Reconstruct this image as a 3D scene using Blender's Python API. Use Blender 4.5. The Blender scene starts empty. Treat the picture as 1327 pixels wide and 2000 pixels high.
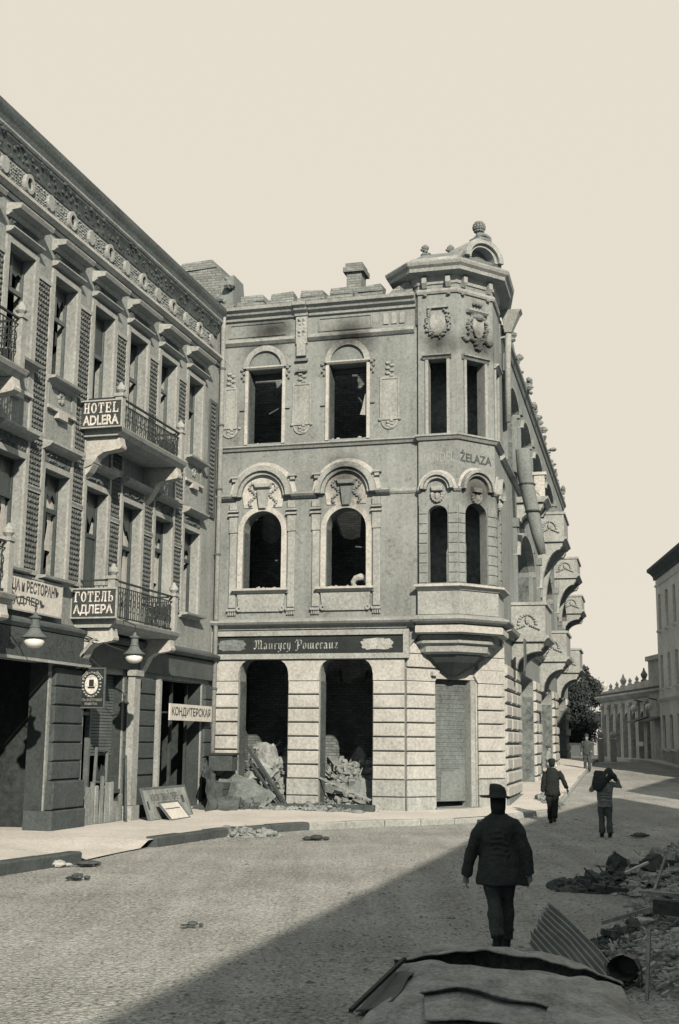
import bpy, bmesh, math, random
from math import sin, cos, pi, radians, sqrt, atan2
from mathutils import Vector, Matrix, noise
from mathutils.geometry import tessellate_polygon
random.seed(7)
scene = bpy.context.scene
COL = scene.collection

# ---------------------------------------------------------------- camera
cam_d = bpy.data.cameras.new('camera')
cam = bpy.data.objects.new('camera', cam_d)
COL.objects.link(cam)
cam_d.sensor_fit = 'AUTO'
cam_d.sensor_width = 36.0
cam_d.lens = 2430.0 / 2000.0 * 36.0
cam_d.clip_start = 0.1
cam_d.clip_end = 3000.0
PITCH = math.atan(447.0 / 2430.0)
ROLL = radians(0.5)
fw = Vector((0, cos(PITCH), sin(PITCH)))
up0 = Vector((0, -sin(PITCH), cos(PITCH)))
rt0 = Vector((1, 0, 0))
rt = cos(ROLL) * rt0 + sin(ROLL) * up0
up = -sin(ROLL) * rt0 + cos(ROLL) * up0
cam.matrix_world = Matrix(((rt.x, up.x, -fw.x, 0), (rt.y, up.y, -fw.y, 0), (rt.z, up.z, -fw.z, 2.15), (0, 0, 0, 1)))
scene.camera = cam

# ---------------------------------------------------------------- sun and sky
SUN_EL = radians(28.0)
SUN_AZ = radians(13.7)                     # to the right of straight behind the camera
TO_SUN = Vector((sin(SUN_AZ) * cos(SUN_EL), -cos(SUN_AZ) * cos(SUN_EL), sin(SUN_EL)))
sun_d = bpy.data.lights.new('sun', 'SUN')
sun_d.energy = 5.0
sun_d.angle = radians(0.6)
sun_d.color = (1.0, 0.81, 0.62)
sun = bpy.data.objects.new('sun', sun_d)
COL.objects.link(sun)
sun.rotation_euler = TO_SUN.to_track_quat('Z', 'Y').to_euler()
sun.location = (20, -60, 40)

world = bpy.data.worlds.new('World')
scene.world = world
world.use_nodes = True
wn = world.node_tree
wn.nodes.clear()
w_out = wn.nodes.new('ShaderNodeOutputWorld')
w_bg = wn.nodes.new('ShaderNodeBackground')
w_sky = wn.nodes.new('ShaderNodeTexSky')
w_sky.sky_type = 'NISHITA'
w_sky.sun_disc = False
w_sky.sun_elevation = SUN_EL
w_sky.sun_rotation = radians(180.0) - SUN_AZ
w_bw = wn.nodes.new('ShaderNodeRGBToBW')
w_mr = wn.nodes.new('ShaderNodeMapRange')   # the pale even sky of an early plate: Nishita brightness squeezed to a narrow span
w_mr.inputs['From Min'].default_value = 0.0
w_mr.inputs['From Max'].default_value = 25.0
w_mr.inputs['To Min'].default_value = 4.56
w_mr.inputs['To Max'].default_value = 5.03
w_mul = wn.nodes.new('ShaderNodeVectorMath')
w_mul.operation = 'MULTIPLY'
w_mul.inputs[1].default_value = (1.015, 0.935, 0.80)
wn.links.new(w_sky.outputs[0], w_bw.inputs[0])
wn.links.new(w_bw.outputs[0], w_mr.inputs['Value'])
wn.links.new(w_mr.outputs[0], w_mul.inputs[0])
wn.links.new(w_mul.outputs[0], w_bg.inputs['Color'])
w_bg.inputs['Strength'].default_value = 0.1
wn.links.new(w_bg.outputs[0], w_out.inputs['Surface'])

scene.view_settings.view_transform = 'Standard'
scene.view_settings.look = 'None'
scene.view_settings.exposure = 0.75
scene.view_settings.gamma = 1.0
scene.view_settings.use_curve_mapping = False
scene.cycles.max_bounces = 6
scene.cycles.diffuse_bounces = 4


# ---------------------------------------------------------------- materials
def tone(v):
    if v > 0.13:
        v *= 0.82
    k = min(1.0, v / 0.37)
    return (v * (0.69 + 0.22 * k), v * 0.97, v * (1.10 - 0.11 * k), 1.0)


def new_mat(name):
    m = bpy.data.materials.new(name)
    m.use_nodes = True
    nt = m.node_tree
    return m, nt, nt.nodes['Principled BSDF']


def mnode(nt, op, a, b=None, clamp=False):
    n = nt.nodes.new('ShaderNodeMath')
    n.operation = op
    n.use_clamp = clamp
    for i, v in enumerate((a, b)):
        if v is None:
            continue
        if isinstance(v, (int, float)):
            n.inputs[i].default_value = v
        else:
            nt.links.new(v, n.inputs[i])
    return n.outputs[0]


def noise_node(nt, vec, scale, detail=4.0, rough=0.6):
    n = nt.nodes.new('ShaderNodeTexNoise')
    n.inputs['Scale'].default_value = scale
    n.inputs['Detail'].default_value = detail
    n.inputs['Roughness'].default_value = rough
    nt.links.new(vec, n.inputs['Vector'])
    return n.outputs[0]


def mat(name, v, var=0.35, scale=0.9, fine=14.0, fv=0.5, bump=0.25, rough=0.9, streak=0.0, brick=None, spec=0.15, speck=0.0, metal=0.0, rut=0.0, stains=(), cobble=0.0):
    """Plaster, stone, dirt, paint: a base tone with large blotches, fine grain, optional rain streaks and brick courses."""
    m, nt, bs = new_mat(name)
    geo = nt.nodes.new('ShaderNodeNewGeometry')
    pos = geo.outputs['Position']
    big = noise_node(nt, pos, scale, 5.0, 0.62)
    fin = noise_node(nt, pos, fine, 3.0, 0.7)
    f = mnode(nt, 'ADD', mnode(nt, 'MULTIPLY', mnode(nt, 'SUBTRACT', big, 0.5), 2.6 * var), 1.0)
    f = mnode(nt, 'ADD', f, mnode(nt, 'MULTIPLY', mnode(nt, 'SUBTRACT', fin, 0.5), 2.2 * fv))
    if streak:
        mp = nt.nodes.new('ShaderNodeMapping')
        mp.inputs['Scale'].default_value = (2.6, 2.6, 0.22)
        nt.links.new(pos, mp.inputs['Vector'])
        st = noise_node(nt, mp.outputs[0], 1.6, 5.0, 0.65)
        st = mnode(nt, 'MULTIPLY', mnode(nt, 'SUBTRACT', st, 0.5), 2.4 * streak)
        f = mnode(nt, 'ADD', f, st)
    if rut:
        mp = nt.nodes.new('ShaderNodeMapping')
        mp.inputs['Rotation'].default_value = (0, 0, radians(15))
        mp.inputs['Scale'].default_value = (1.6, 0.12, 1.0)
        nt.links.new(pos, mp.inputs['Vector'])
        st = noise_node(nt, mp.outputs[0], 1.3, 5.0, 0.6)
        f = mnode(nt, 'ADD', f, mnode(nt, 'MULTIPLY', mnode(nt, 'SUBTRACT', st, 0.5), 2.0 * rut))
    cob = None
    if cobble:
        vo = nt.nodes.new('ShaderNodeTexVoronoi')
        vo.feature = 'DISTANCE_TO_EDGE'
        vo.inputs['Scale'].default_value = cobble
        nt.links.new(pos, vo.inputs['Vector'])
        vc = nt.nodes.new('ShaderNodeTexVoronoi')
        vc.inputs['Scale'].default_value = cobble
        nt.links.new(pos, vc.inputs['Vector'])
        cob = mnode(nt, 'MULTIPLY', vo.outputs['Distance'], 6.0, True)
        f = mnode(nt, 'MULTIPLY', f, mnode(nt, 'ADD', 0.90, mnode(nt, 'MULTIPLY', cob, 0.12)))
        bwc = nt.nodes.new('ShaderNodeRGBToBW')
        nt.links.new(vc.outputs['Color'], bwc.inputs[0])
        f = mnode(nt, 'MULTIPLY', f, mnode(nt, 'ADD', 0.90, mnode(nt, 'MULTIPLY', bwc.outputs[0], 0.18)))
    for c, rx, rz, k in stains:
        dv = nt.nodes.new('ShaderNodeVectorMath')
        dv.operation = 'SUBTRACT'
        dv.inputs[1].default_value = c
        nt.links.new(pos, dv.inputs[0])
        sv = nt.nodes.new('ShaderNodeVectorMath')
        sv.operation = 'MULTIPLY'
        sv.inputs[1].default_value = (1 / rx, 1 / rx, 1 / rz)
        nt.links.new(dv.outputs[0], sv.inputs[0])
        ln = nt.nodes.new('ShaderNodeVectorMath')
        ln.operation = 'LENGTH'
        nt.links.new(sv.outputs[0], ln.inputs[0])
        e = mnode(nt, 'ADD', ln.outputs['Value'], mnode(nt, 'MULTIPLY', mnode(nt, 'SUBTRACT', big, 0.5), 1.6))
        e = mnode(nt, 'SUBTRACT', 1.25, e, True)
        f = mnode(nt, 'MULTIPLY', f, mnode(nt, 'SUBTRACT', 1.0, mnode(nt, 'MULTIPLY', e, k)))
    h = fin if cob is None else mnode(nt, 'ADD', fin, mnode(nt, 'MULTIPLY', cob, 0.45))
    if brick is not None:
        dp = nt.nodes.new('ShaderNodeVectorMath')
        dp.operation = 'DOT_PRODUCT'
        dp.inputs[1].default_value = brick
        nt.links.new(pos, dp.inputs[0])
        sx = nt.nodes.new('ShaderNodeSeparateXYZ')
        nt.links.new(pos, sx.inputs[0])
        cb = nt.nodes.new('ShaderNodeCombineXYZ')
        nt.links.new(dp.outputs['Value'], cb.inputs[0])
        nt.links.new(sx.outputs[2], cb.inputs[1])
        bt = nt.nodes.new('ShaderNodeTexBrick')
        bt.inputs['Scale'].default_value = 1.0
        bt.inputs['Brick Width'].default_value = 0.27
        bt.inputs['Row Height'].default_value = 0.085
        bt.inputs['Mortar Size'].default_value = 0.012
        bt.inputs['Color1'].default_value = (1.12, 1.12, 1.12, 1)
        bt.inputs['Color2'].default_value = (0.72, 0.72, 0.72, 1)
        bt.inputs['Mortar'].default_value = (0.6, 0.6, 0.6, 1)
        nt.links.new(cb.outputs[0], bt.inputs['Vector'])
        f = mnode(nt, 'MULTIPLY', f, bt.outputs['Color'])
        h = mnode(nt, 'ADD', mnode(nt, 'MULTIPLY', bt.outputs['Fac'], -1.2), fin)
    if speck:
        sp = noise_node(nt, pos, fine * 0.45, 2.0, 0.5)
        sp = mnode(nt, 'MULTIPLY', mnode(nt, 'SUBTRACT', sp, 0.60, True), 7.0, True)
        f = mnode(nt, 'MULTIPLY', f, mnode(nt, 'SUBTRACT', 1.0, mnode(nt, 'MULTIPLY', sp, speck)))
    f = mnode(nt, 'MAXIMUM', f, 0.12)
    f = mnode(nt, 'MINIMUM', f, 2.0)
    mul = nt.nodes.new('ShaderNodeVectorMath')
    mul.operation = 'SCALE'
    mul.inputs[0].default_value = tone(v)[:3]
    nt.links.new(f, mul.inputs['Scale'])
    nt.links.new(mul.outputs[0], bs.inputs['Base Color'])
    bs.inputs['Roughness'].default_value = rough
    bs.inputs['Specular IOR Level'].default_value = spec
    bs.inputs['Metallic'].default_value = metal
    if bump:
        bp = nt.nodes.new('ShaderNodeBump')
        bp.inputs['Strength'].default_value = bump
        bp.inputs['Distance'].default_value = 0.02
        nt.links.new(h, bp.inputs['Height'])
        nt.links.new(bp.outputs[0], bs.inputs['Normal'])
    return m


# facade directions (metres, z up, camera at the origin 2.15 m above the road)
def adir(a):
    a = radians(a)
    return Vector((sin(a), cos(a), 0))


class Frame:
    """A facade's own axes: s along the wall, o out of the wall, z up."""
    def __init__(self, org, e, n):
        self.o, self.e, self.n = Vector(org), Vector(e), Vector(n)

    def __call__(self, s, o, z):
        return self.o + self.e * s + self.n * o + Vector((0, 0, z))


J0 = Vector((-3.7303, 37.2952, 0))
A0 = Vector((1.9128, 35.7303, 0))
B0 = Vector((4.9815, 37.8236, 0))
E_FR, E_HO, E_CH, E_SI = -adir(-74.5), -adir(15.4), adir(55.7), adir(13.7)
FRONT = Frame(J0, E_FR, (E_FR.y, -E_FR.x, 0))
HOTEL = Frame(J0, E_HO, (-E_HO.y, E_HO.x, 0))
CHAM = Frame(A0, E_CH, (E_CH.y, -E_CH.x, 0))
SIDE = Frame(B0, E_SI, (E_SI.y, -E_SI.x, 0))
WORLD = Frame((0, 0, 0), (1, 0, 0), (0, 1, 0))

M = {}
SOOT = [(tuple(FRONT(1.72, 0, 14.62)), .9, .5, .8), (tuple(FRONT(1.48, 0, 13.95)), .7, .5, .7), (tuple(FRONT(4.15, 0, 14.2)), .8, .6, .75), (tuple(FRONT(4.1, 0, 9.75)), .6, .8, .75),
        (tuple(FRONT(6.85, 0, 13.85)), .65, .5, .8), (tuple(CHAM(1.7, 1.2, 13.85)), .8, .55, .8), (tuple(CHAM(1.6, 1.2, 9.3)), .6, .6, .7), (tuple(FRONT(1.4, 0, 4.6)), .6, .3, .4)]
M['plaster'] = mat('corner_house_plaster', 0.235, 0.36, 0.55, 12, 0.42, 0.3, streak=0.26, speck=0.3, stains=SOOT)
M['stone'] = mat('rusticated_stone', 0.375, 0.30, 1.3, 13, 0.55, 0.35, streak=0.14)
M['trim'] = mat('pale_stucco_trim', 0.30, 0.32, 1.4, 14, 0.6, 0.25, streak=0.2, stains=SOOT[2:7])
M['trim_pale'] = mat('clean_white_stucco', 0.40, 0.32, 1.6, 14, 0.55, 0.2, stains=SOOT[2:7])
M['plinth'] = mat('plinth_stone', 0.19, 0.28, 1.4, 14, 0.5, 0.4, streak=0.25)
M['soot'] = mat('soot_blackened_plaster', 0.125, 0.7, 0.8, 7, 0.9, 0.4)
M['brick_front'] = mat('broken_brick', 0.24, 0.3, 0.8, 16, 0.5, 0.6, brick=E_FR)
M['brick_side'] = mat('broken_brick_side', 0.22, 0.4, 0.8, 16, 0.5, 0.6, brick=E_SI)
M['brick_in'] = mat('scorched_inner_brick', 0.13, 0.6, 0.5, 10, 0.6, 0.6, brick=E_FR)
M['sooty_brick'] = mat('sooty_brick', 0.127, 0.7, 0.9, 10, 0.7, 0.6, brick=E_FR)
M['hotel'] = mat('hotel_plaster', 0.27, 0.30, 0.7, 13, 0.6, 0.3, streak=0.22)
M['hotel_trim'] = mat('hotel_stucco_trim', 0.32, 0.28, 1.3, 14, 0.55, 0.2, streak=0.15)
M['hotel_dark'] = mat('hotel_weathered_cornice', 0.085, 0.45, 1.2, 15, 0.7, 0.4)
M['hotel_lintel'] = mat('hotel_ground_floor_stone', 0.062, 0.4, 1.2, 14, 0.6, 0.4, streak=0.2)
M['tile'] = mat('dark_glazed_tile', 0.07, 0.5, 2.2, 20, 0.8, 0.3, rough=0.6, spec=0.4)
M['tile_bed'] = mat('dark_tile_bed', 0.035, 0.4, 2.0, 20, 0.6, 0.2)
M['frame'] = mat('window_frame_paint', 0.10, 0.4, 2, 15, 0.5, 0.1, rough=0.6)
M['frame_dark'] = mat('window_frame_dark_paint', 0.06, 0.4, 2, 15, 0.5, 0.1, rough=0.6)
M['glass'] = mat('dusty_window_glass', 0.04, 0.6, 1.2, 9, 0.4, 0.05, rough=0.28, spec=0.5)
M['painted_sunlit_jamb'] = mat('sunlit_jamb_tone', 0.42, 0.3, 2, 14, 0.4, 0.3)
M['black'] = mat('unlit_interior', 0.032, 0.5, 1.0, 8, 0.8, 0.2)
M['iron'] = mat('wrought_iron', 0.035, 0.3, 2, 20, 0.4, 0.1, rough=0.6)
M['iron_grey'] = mat('grey_painted_iron', 0.11, 0.4, 2, 20, 0.4, 0.1, rough=0.6)
M['enamel'] = mat('white_lamp_enamel', 0.72, 0.1, 4, 20, 0.15, 0.0, rough=0.4, spec=0.4)
M['sign_dark'] = mat('dark_painted_sign_board', 0.045, 0.4, 1.6, 16, 0.6, 0.1, rough=0.7)
M['sign_black'] = mat('black_glass_sign', 0.026, 0.4, 1.6, 16, 0.6, 0.05, rough=0.5)
M['sign_pale'] = mat('pale_painted_sign_board', 0.52, 0.22, 1.8, 15, 0.45, 0.1)
M['letter_white'] = mat('white_letter_paint', 0.50, 0.5, 6, 26, 1.1, 0.0)
M['letter_grey'] = mat('worn_grey_letter_paint', 0.27, 0.9, 5, 22, 1.5, 0.0)
M['letter_dark'] = mat('dark_letter_paint', 0.06, 0.6, 5, 22, 1.2, 0.0)
M['letter_ghost'] = mat('letter_ghost_on_plaster', 0.30, 0.2, 5, 18, 0.4, 0.0)
M['road'] = mat('packed_earth_and_cobble_road', 0.355, 0.42, 0.4, 24, 1.05, 1.4, speck=0.55, rut=0.42, cobble=11.0)
M['pave'] = mat('pale_pavement', 0.52, 0.24, 0.7, 15, 0.45, 0.5)
M['kerb'] = mat('kerb_stone', 0.065, 0.5, 1.3, 15, 0.5, 0.5)  # dark tone puts the shade on the kerb face into its colour
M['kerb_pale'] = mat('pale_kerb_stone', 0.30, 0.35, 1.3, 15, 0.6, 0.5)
M['lit_brick'] = mat('painted_lit_brick', 0.62, 0.35, 0.6, 10, 0.5, 0.6, brick=E_FR)  # pale tone puts daylight into the colour of the rear wall brick
M['joint'] = mat('joint_dirt_and_bowl_shade', 0.06, 0.3, 2, 14, 0.5, 0.3)
M['base_stone'] = mat('weathered_base_stone', 0.31, 0.32, 1.3, 13, 0.6, 0.4, streak=0.3)
M['rubble_pale'] = mat('pale_plaster_rubble', 0.29, 0.7, 2.6, 12, 0.9, 0.9)
M['rubble'] = mat('plaster_and_brick_rubble', 0.22, 0.6, 2.2, 11, 0.8, 0.9)
M['rubble_dark'] = mat('dark_burnt_rubble', 0.07, 0.6, 2.0, 12, 0.8, 0.9)
M['chunk'] = mat('broken_masonry', 0.36, 0.35, 3.0, 14, 0.5, 0.6)
M['sheet'] = mat('weathered_roofing_sheet', 0.24, 0.95, 3.2, 26, 1.0, 0.25, rough=0.55, spec=0.3)
M['plate'] = mat('dull_grey_roofing_plate', 0.125, 0.7, 2.4, 22, 0.8, 0.3, rough=0.7)
M['lump'] = mat('broken_wall_lump', 0.26, 0.6, 2.4, 12, 0.9, 0.9)
M['sheet_dark'] = mat('rusted_roofing_sheet', 0.075, 0.5, 1.6, 22, 0.5, 0.25, rough=0.65, spec=0.3)
M['sheet_galvanised'] = mat('galvanised_corrugated_sheet', 0.20, 0.4, 2.6, 22, 0.5, 0.25, rough=0.55, spec=0.3)  # mid grey of galvanised iron
M['timber'] = mat('charred_timber', 0.06, 0.5, 3, 18, 0.6, 0.5)
M['plank'] = mat('weathered_plank', 0.25, 0.45, 3, 18, 0.6, 0.4, streak=0.4)
M['wool_black'] = mat('black_wool', 0.042, 0.4, 5, 40, 0.6, 0.4)
M['wool_dark'] = mat('dark_wool', 0.05, 0.4, 5, 40, 0.6, 0.4)
M['wool_deep'] = mat('deep_black_wool', 0.016, 0.4, 5, 40, 0.6, 0.4)
M['cloth_grey'] = mat('grey_work_cloth', 0.21, 0.4, 5, 30, 0.5, 0.3)
M['skin'] = mat('skin', 0.24, 0.1, 6, 30, 0.2, 0.0, rough=0.6)
M['hair'] = mat('hair', 0.025, 0.3, 6, 40, 0.4, 0.2)
M['leather'] = mat('black_leather', 0.02, 0.3, 6, 30, 0.4, 0.2, rough=0.5)
M['leaf'] = mat('dark_foliage', 0.040, 0.7, 0.9, 3, 0.6, 0.0)
M['bark'] = mat('bark', 0.05, 0.4, 3, 20, 0.5, 0.6)
M['far_plaster'] = mat('far_house_plaster', 0.80, 0.3, 0.4, 6, 0.4, 0.2, streak=0.2)
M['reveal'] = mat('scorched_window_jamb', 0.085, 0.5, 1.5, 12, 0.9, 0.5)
M['far_dark'] = mat('far_house_shopfront', 0.46, 0.5, 0.6, 6, 0.6, 0.2, streak=0.3)
M['roof'] = mat('roof_sheet', 0.10, 0.4, 0.8, 8, 0.5, 0.2)


# ---------------------------------------------------------------- mesh builder
ORG = {}


def tag(o, label=None, cat=None, group=None, kind=None):
    if label:
        o['label'] = label
    if cat:
        o['category'] = cat
    if group:
        o['group'] = group
    if kind:
        o['kind'] = kind
    return o


def thing(name, label, cat, loc, group=None):
    o = bpy.data.objects.new(name, None)
    o.empty_display_size = 0.2
    o.location = loc
    COL.objects.link(o)
    ORG[o.name] = Vector(loc)
    return tag(o, label, cat, group)


class MB:
    def __init__(self, frame=WORLD):
        self.v, self.f, self.fr = [], [], frame

    def P(self, pts):
        b = len(self.v)
        self.v.extend(self.fr(*p) for p in pts)
        return b

    def box(self, s0, s1, o0, o1, z0, z1):
        b = self.P([(s0, o0, z0), (s1, o0, z0), (s1, o1, z0), (s0, o1, z0), (s0, o0, z1), (s1, o0, z1), (s1, o1, z1), (s0, o1, z1)])
        self.f += [[b + i for i in q] for q in ((0, 1, 2, 3), (4, 5, 6, 7), (0, 1, 5, 4), (1, 2, 6, 5), (2, 3, 7, 6), (3, 0, 4, 7))]
        return self

    def chamfer_box(self, s0, s1, o0, o1, z0, z1, c=0.02):
        """A block whose outer face (o1) has chamfered edges."""
        b = self.P([(s0, o0, z0), (s1, o0, z0), (s1, o0, z1), (s0, o0, z1),
                    (s0, o1 - c, z0), (s1, o1 - c, z0), (s1, o1 - c, z1), (s0, o1 - c, z1),
                    (s0 + c, o1, z0 + c), (s1 - c, o1, z0 + c), (s1 - c, o1, z1 - c), (s0 + c, o1, z1 - c)])
        self.f.append([b, b + 1, b + 2, b + 3])
        for a in (0, 4):
            for i in range(4):
                j = (i + 1) % 4
                self.f.append([b + a + i, b + a + j, b + a + 4 + j, b + a + 4 + i])
        self.f.append([b + 8, b + 9, b + 10, b + 11])
        return self

    def slab(self, outer, holes, o0, o1):
        """Plate in the s-z plane with holes, from depth o0 to o1."""
        loops = [outer] + list(holes)
        tri = tessellate_polygon([[Vector((p[0], p[1], 0)) for p in l] for l in loops])
        flat = [p for l in loops for p in l]
        b0 = self.P([(p[0], o0, p[1]) for p in flat])
        b1 = self.P([(p[0], o1, p[1]) for p in flat])
        for t in tri:
            self.f.append([b0 + i for i in t])
            self.f.append([b1 + i for i in t])
        k = 0
        for l in loops:
            n = len(l)
            for i in range(n):
                j = (i + 1) % n
                self.f.append([b0 + k + i, b0 + k + j, b1 + k + j, b1 + k + i])
            k += n
        return self

    def extrude_s(self, prof, s0, s1):
        """Moulding: profile of (o, z) points swept from s0 to s1."""
        n = len(prof)
        b = self.P([(s0, p[0], p[1]) for p in prof])
        c = self.P([(s1, p[0], p[1]) for p in prof])
        for i in range(n):
            j = (i + 1) % n
            self.f.append([b + i, b + j, c + j, c + i])
        tri = tessellate_polygon([[Vector((p[0], p[1], 0)) for p in prof]])
        for t in tri:
            self.f.append([b + i for i in t])
            self.f.append([c + i for i in t])
        return self

    def arch(self, sc, zc, r0, r1, o0, o1, a0=0.0, a1=pi, n=20, kz=1.0):
        prev = None
        for i in range(n + 1):
            a = a0 + (a1 - a0) * i / n
            b = self.P([(sc + r * cos(a), o, zc + r * sin(a) * kz) for r, o in ((r0, o0), (r1, o0), (r1, o1), (r0, o1))])
            if prev is not None:
                for q in range(4):
                    w = (q + 1) % 4
                    self.f.append([prev + q, prev + w, b + w, b + q])
            else:
                self.f.append([b, b + 1, b + 2, b + 3])
            prev = b
        self.f.append([prev, prev + 1, prev + 2, prev + 3])
        return self

    def loft(self, rings, cap=True):
        """rings: lists of equally many world/frame points."""
        n = len(rings[0])
        idx = [self.P(r) for r in rings]
        for a, b in zip(idx, idx[1:]):
            for i in range(n):
                j = (i + 1) % n
                self.f.append([a + i, a + j, b + j, b + i])
        if cap:
            self.f.append([idx[0] + i for i in range(n)])
            self.f.append([idx[-1] + i for i in range(n)])
        return self

    def lathe(self, c, prof, n=12):
        """prof: (radius, height) about the vertical through c (frame coords)."""
        return self.loft([[(c[0] + r * cos(2 * pi * i / n), c[1] + r * sin(2 * pi * i / n), c[2] + h) for i in range(n)] for r, h in prof])

    def tube(self, pts, r, n=6):
        pts = [Vector(p) for p in pts]
        rs = r if isinstance(r, (list, tuple)) else [r] * len(pts)
        rings = []
        for i, p in enumerate(pts):
            d = (pts[min(i + 1, len(pts) - 1)] - pts[max(i - 1, 0)]).normalized()
            if i == 0:
                u = d.cross(Vector((0, 0, 1)))
                if u.length < .3:
                    u = d.cross(Vector((1, 0, 0)))
            else:
                u = u - d * u.dot(d)
            u.normalize()
            w = d.cross(u)
            rings.append([tuple(p + (u * cos(2 * pi * k / n) + w * sin(2 * pi * k / n)) * rs[i]) for k in range(n)])
        return self.loft(rings)

    def ball(self, c, rx, ry=None, rz=None, n=8, m=6):
        ry = rx if ry is None else ry
        rz = rx if rz is None else rz
        rings = []
        for j in range(m + 1):
            a = -pi / 2 + pi * (0.06 + 0.88 * j / m)
            rings.append([(c[0] + rx * cos(a) * cos(2 * pi * i / n), c[1] + ry * cos(a) * sin(2 * pi * i / n), c[2] + rz * sin(a)) for i in range(n)])
        return self.loft(rings)

    def rock(self, c, r, seed=0, flat=0.7, n=7):
        rnd = random.Random(seed)
        ax = [r * rnd.uniform(0.6, 1.3), r * rnd.uniform(0.6, 1.3), r * flat * rnd.uniform(0.6, 1.2)]
        rot = rnd.uniform(0, pi)
        rings = []
        for j, (zz, rr) in enumerate(((-0.9, 0.6), (-0.2, 1.0), (0.5, 0.85), (0.95, 0.4))):
            ring = []
            for i in range(n):
                a = 2 * pi * i / n + rot
                k = rr * rnd.uniform(0.75, 1.2)
                x, y = ax[0] * k * cos(a), ax[1] * k * sin(a)
                ring.append((c[0] + x, c[1] + y, c[2] + ax[2] * (zz + rnd.uniform(-0.15, 0.15))))
            rings.append(ring)
        return self.loft(rings)

    def bar(self, p, q, w, h):
        """Squared timber or bar from p to q."""
        p, q = Vector(p), Vector(q)
        d = (q - p).normalized()
        u = d.cross(Vector((0, 0, 1)))
        if u.length < 1e-3:
            u = Vector((1, 0, 0))
        u.normalize()
        t = u.cross(d)
        return self.loft([[tuple(e + u * a * w / 2 + t * b * h / 2) for a, b in ((-1, -1), (1, -1), (1, 1), (-1, 1))] for e in (p, q)])

    def build(self, name, m, parent=None, kind=None, smooth=False, label=None):
        off = ORG[parent.name] if parent else Vector((0, 0, 0))
        me = bpy.data.meshes.new(name)
        me.from_pydata([tuple(v - off) for v in self.v], [], self.f)
        bm = bmesh.new()
        bm.from_mesh(me)
        bmesh.ops.recalc_face_normals(bm, faces=bm.faces)
        if smooth:
            for f in bm.faces:
                f.smooth = True
        bm.to_mesh(me)
        bm.free()
        me.materials.append(m)
        o = bpy.data.objects.new(name, me)
        COL.objects.link(o)
        if parent:
            o.parent = parent
        ORG[o.name] = off
        if kind:
            o['kind'] = kind
        if label:
            o['label'] = label
        return o


def single(mb, name, m, label, cat, group=None, smooth=False, kind=None):
    """A top-level thing that is one mesh, its origin at its base."""
    c = sum(mb.v, Vector()) / len(mb.v)
    c.z = min(v.z for v in mb.v)
    ORG['_tmp'] = c
    me = bpy.data.meshes.new(name)
    me.from_pydata([tuple(v - c) for v in mb.v], [], mb.f)
    bm = bmesh.new()
    bm.from_mesh(me)
    bmesh.ops.recalc_face_normals(bm, faces=bm.faces)
    if smooth:
        for f in bm.faces:
            f.smooth = True
    bm.to_mesh(me)
    bm.free()
    me.materials.append(m)
    o = bpy.data.objects.new(name, me)
    o.location = c
    COL.objects.link(o)
    ORG[o.name] = c
    return tag(o, label, cat, group, kind)


# ---------------------------------------------------------------- lettering
def text_tris(s, bold=0.0):
    cu = bpy.data.curves.new('tmp_text', 'FONT')
    cu.body = s
    cu.size = 1.0
    cu.offset = bold
    cu.resolution_u = 3
    ob = bpy.data.objects.new('tmp_text', cu)
    COL.objects.link(ob)
    dg = bpy.context.evaluated_depsgraph_get()
    me = ob.evaluated_get(dg).to_mesh()
    vs = [(v.co.x, v.co.y) for v in me.vertices]
    fs = [list(p.vertices) for p in me.polygons]
    ob.evaluated_get(dg).to_mesh_clear()
    bpy.data.objects.remove(ob)
    bpy.data.curves.remove(cu)
    return vs, fs


def text_on(mb, s, s0, s1, z0, z1, o, bold=0.0, flip=False, warp=None, drop=None):
    """Lettering fitted to the box s0..s1, z0..z1 on the frame's plane o."""
    vs, fs = text_tris(s, bold)
    xs = [v[0] for v in vs]
    ys = [v[1] for v in vs]
    x0, x1, y0, y1 = min(xs), max(xs), min(ys), max(ys)
    pts = []
    for x, y in vs:
        u = (x - x0) / (x1 - x0)
        w = (y - y0) / (y1 - y0)
        p = (s0 + (s1 - s0) * u, o, z0 + (z1 - z0) * w)
        pts.append(warp(p, u) if warp else p)
    b = mb.P(pts)
    mb.f += [[b + i for i in f] for f in fs]
    return mb


SERIF = {   # slab-serif capitals as rectangles in a unit box (x0, x1, y0, y1)
    'H': [(.10, .34, 0, 1), (.66, .90, 0, 1), (.34, .66, .45, .56), (0, .44, 0, .1), (.56, 1, 0, .1), (0, .44, .9, 1), (.56, 1, .9, 1)],
    'T': [(.37, .63, 0, 1), (0, 1, .88, 1), (0, .1, .66, .9), (.9, 1, .66, .9), (.22, .78, 0, .1)],
    'E': [(.12, .38, 0, 1), (0, .95, .89, 1), (0, .98, 0, .11), (.38, .7, .45, .56), (.84, .95, .7, .9), (.87, .98, .1, .32), (.66, .74, .36, .65)],
    'L': [(.12, .38, 0, 1), (0, .52, .9, 1), (0, .98, 0, .11), (.87, .98, .1, .36)],
    'Г': [(.12, .38, 0, 1), (0, .96, .89, 1), (.85, .96, .62, .9), (0, .55, 0, .1)],
    'Л': [(.66, .90, 0, 1), (.2, 1, .9, 1), (.56, 1, 0, .1), (.24, .40, .3, 1), (.05, .3, 0, .22), (.18, .36, .15, .5)],
    'Ь': [(.12, .36, 0, 1), (0, .48, .9, 1), (.36, .8, 0, .1), (.36, .8, .48, .58), (.7, .95, .08, .5)],
}
SERIF['Т'], SERIF['Е'] = SERIF['T'], SERIF['E']


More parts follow.
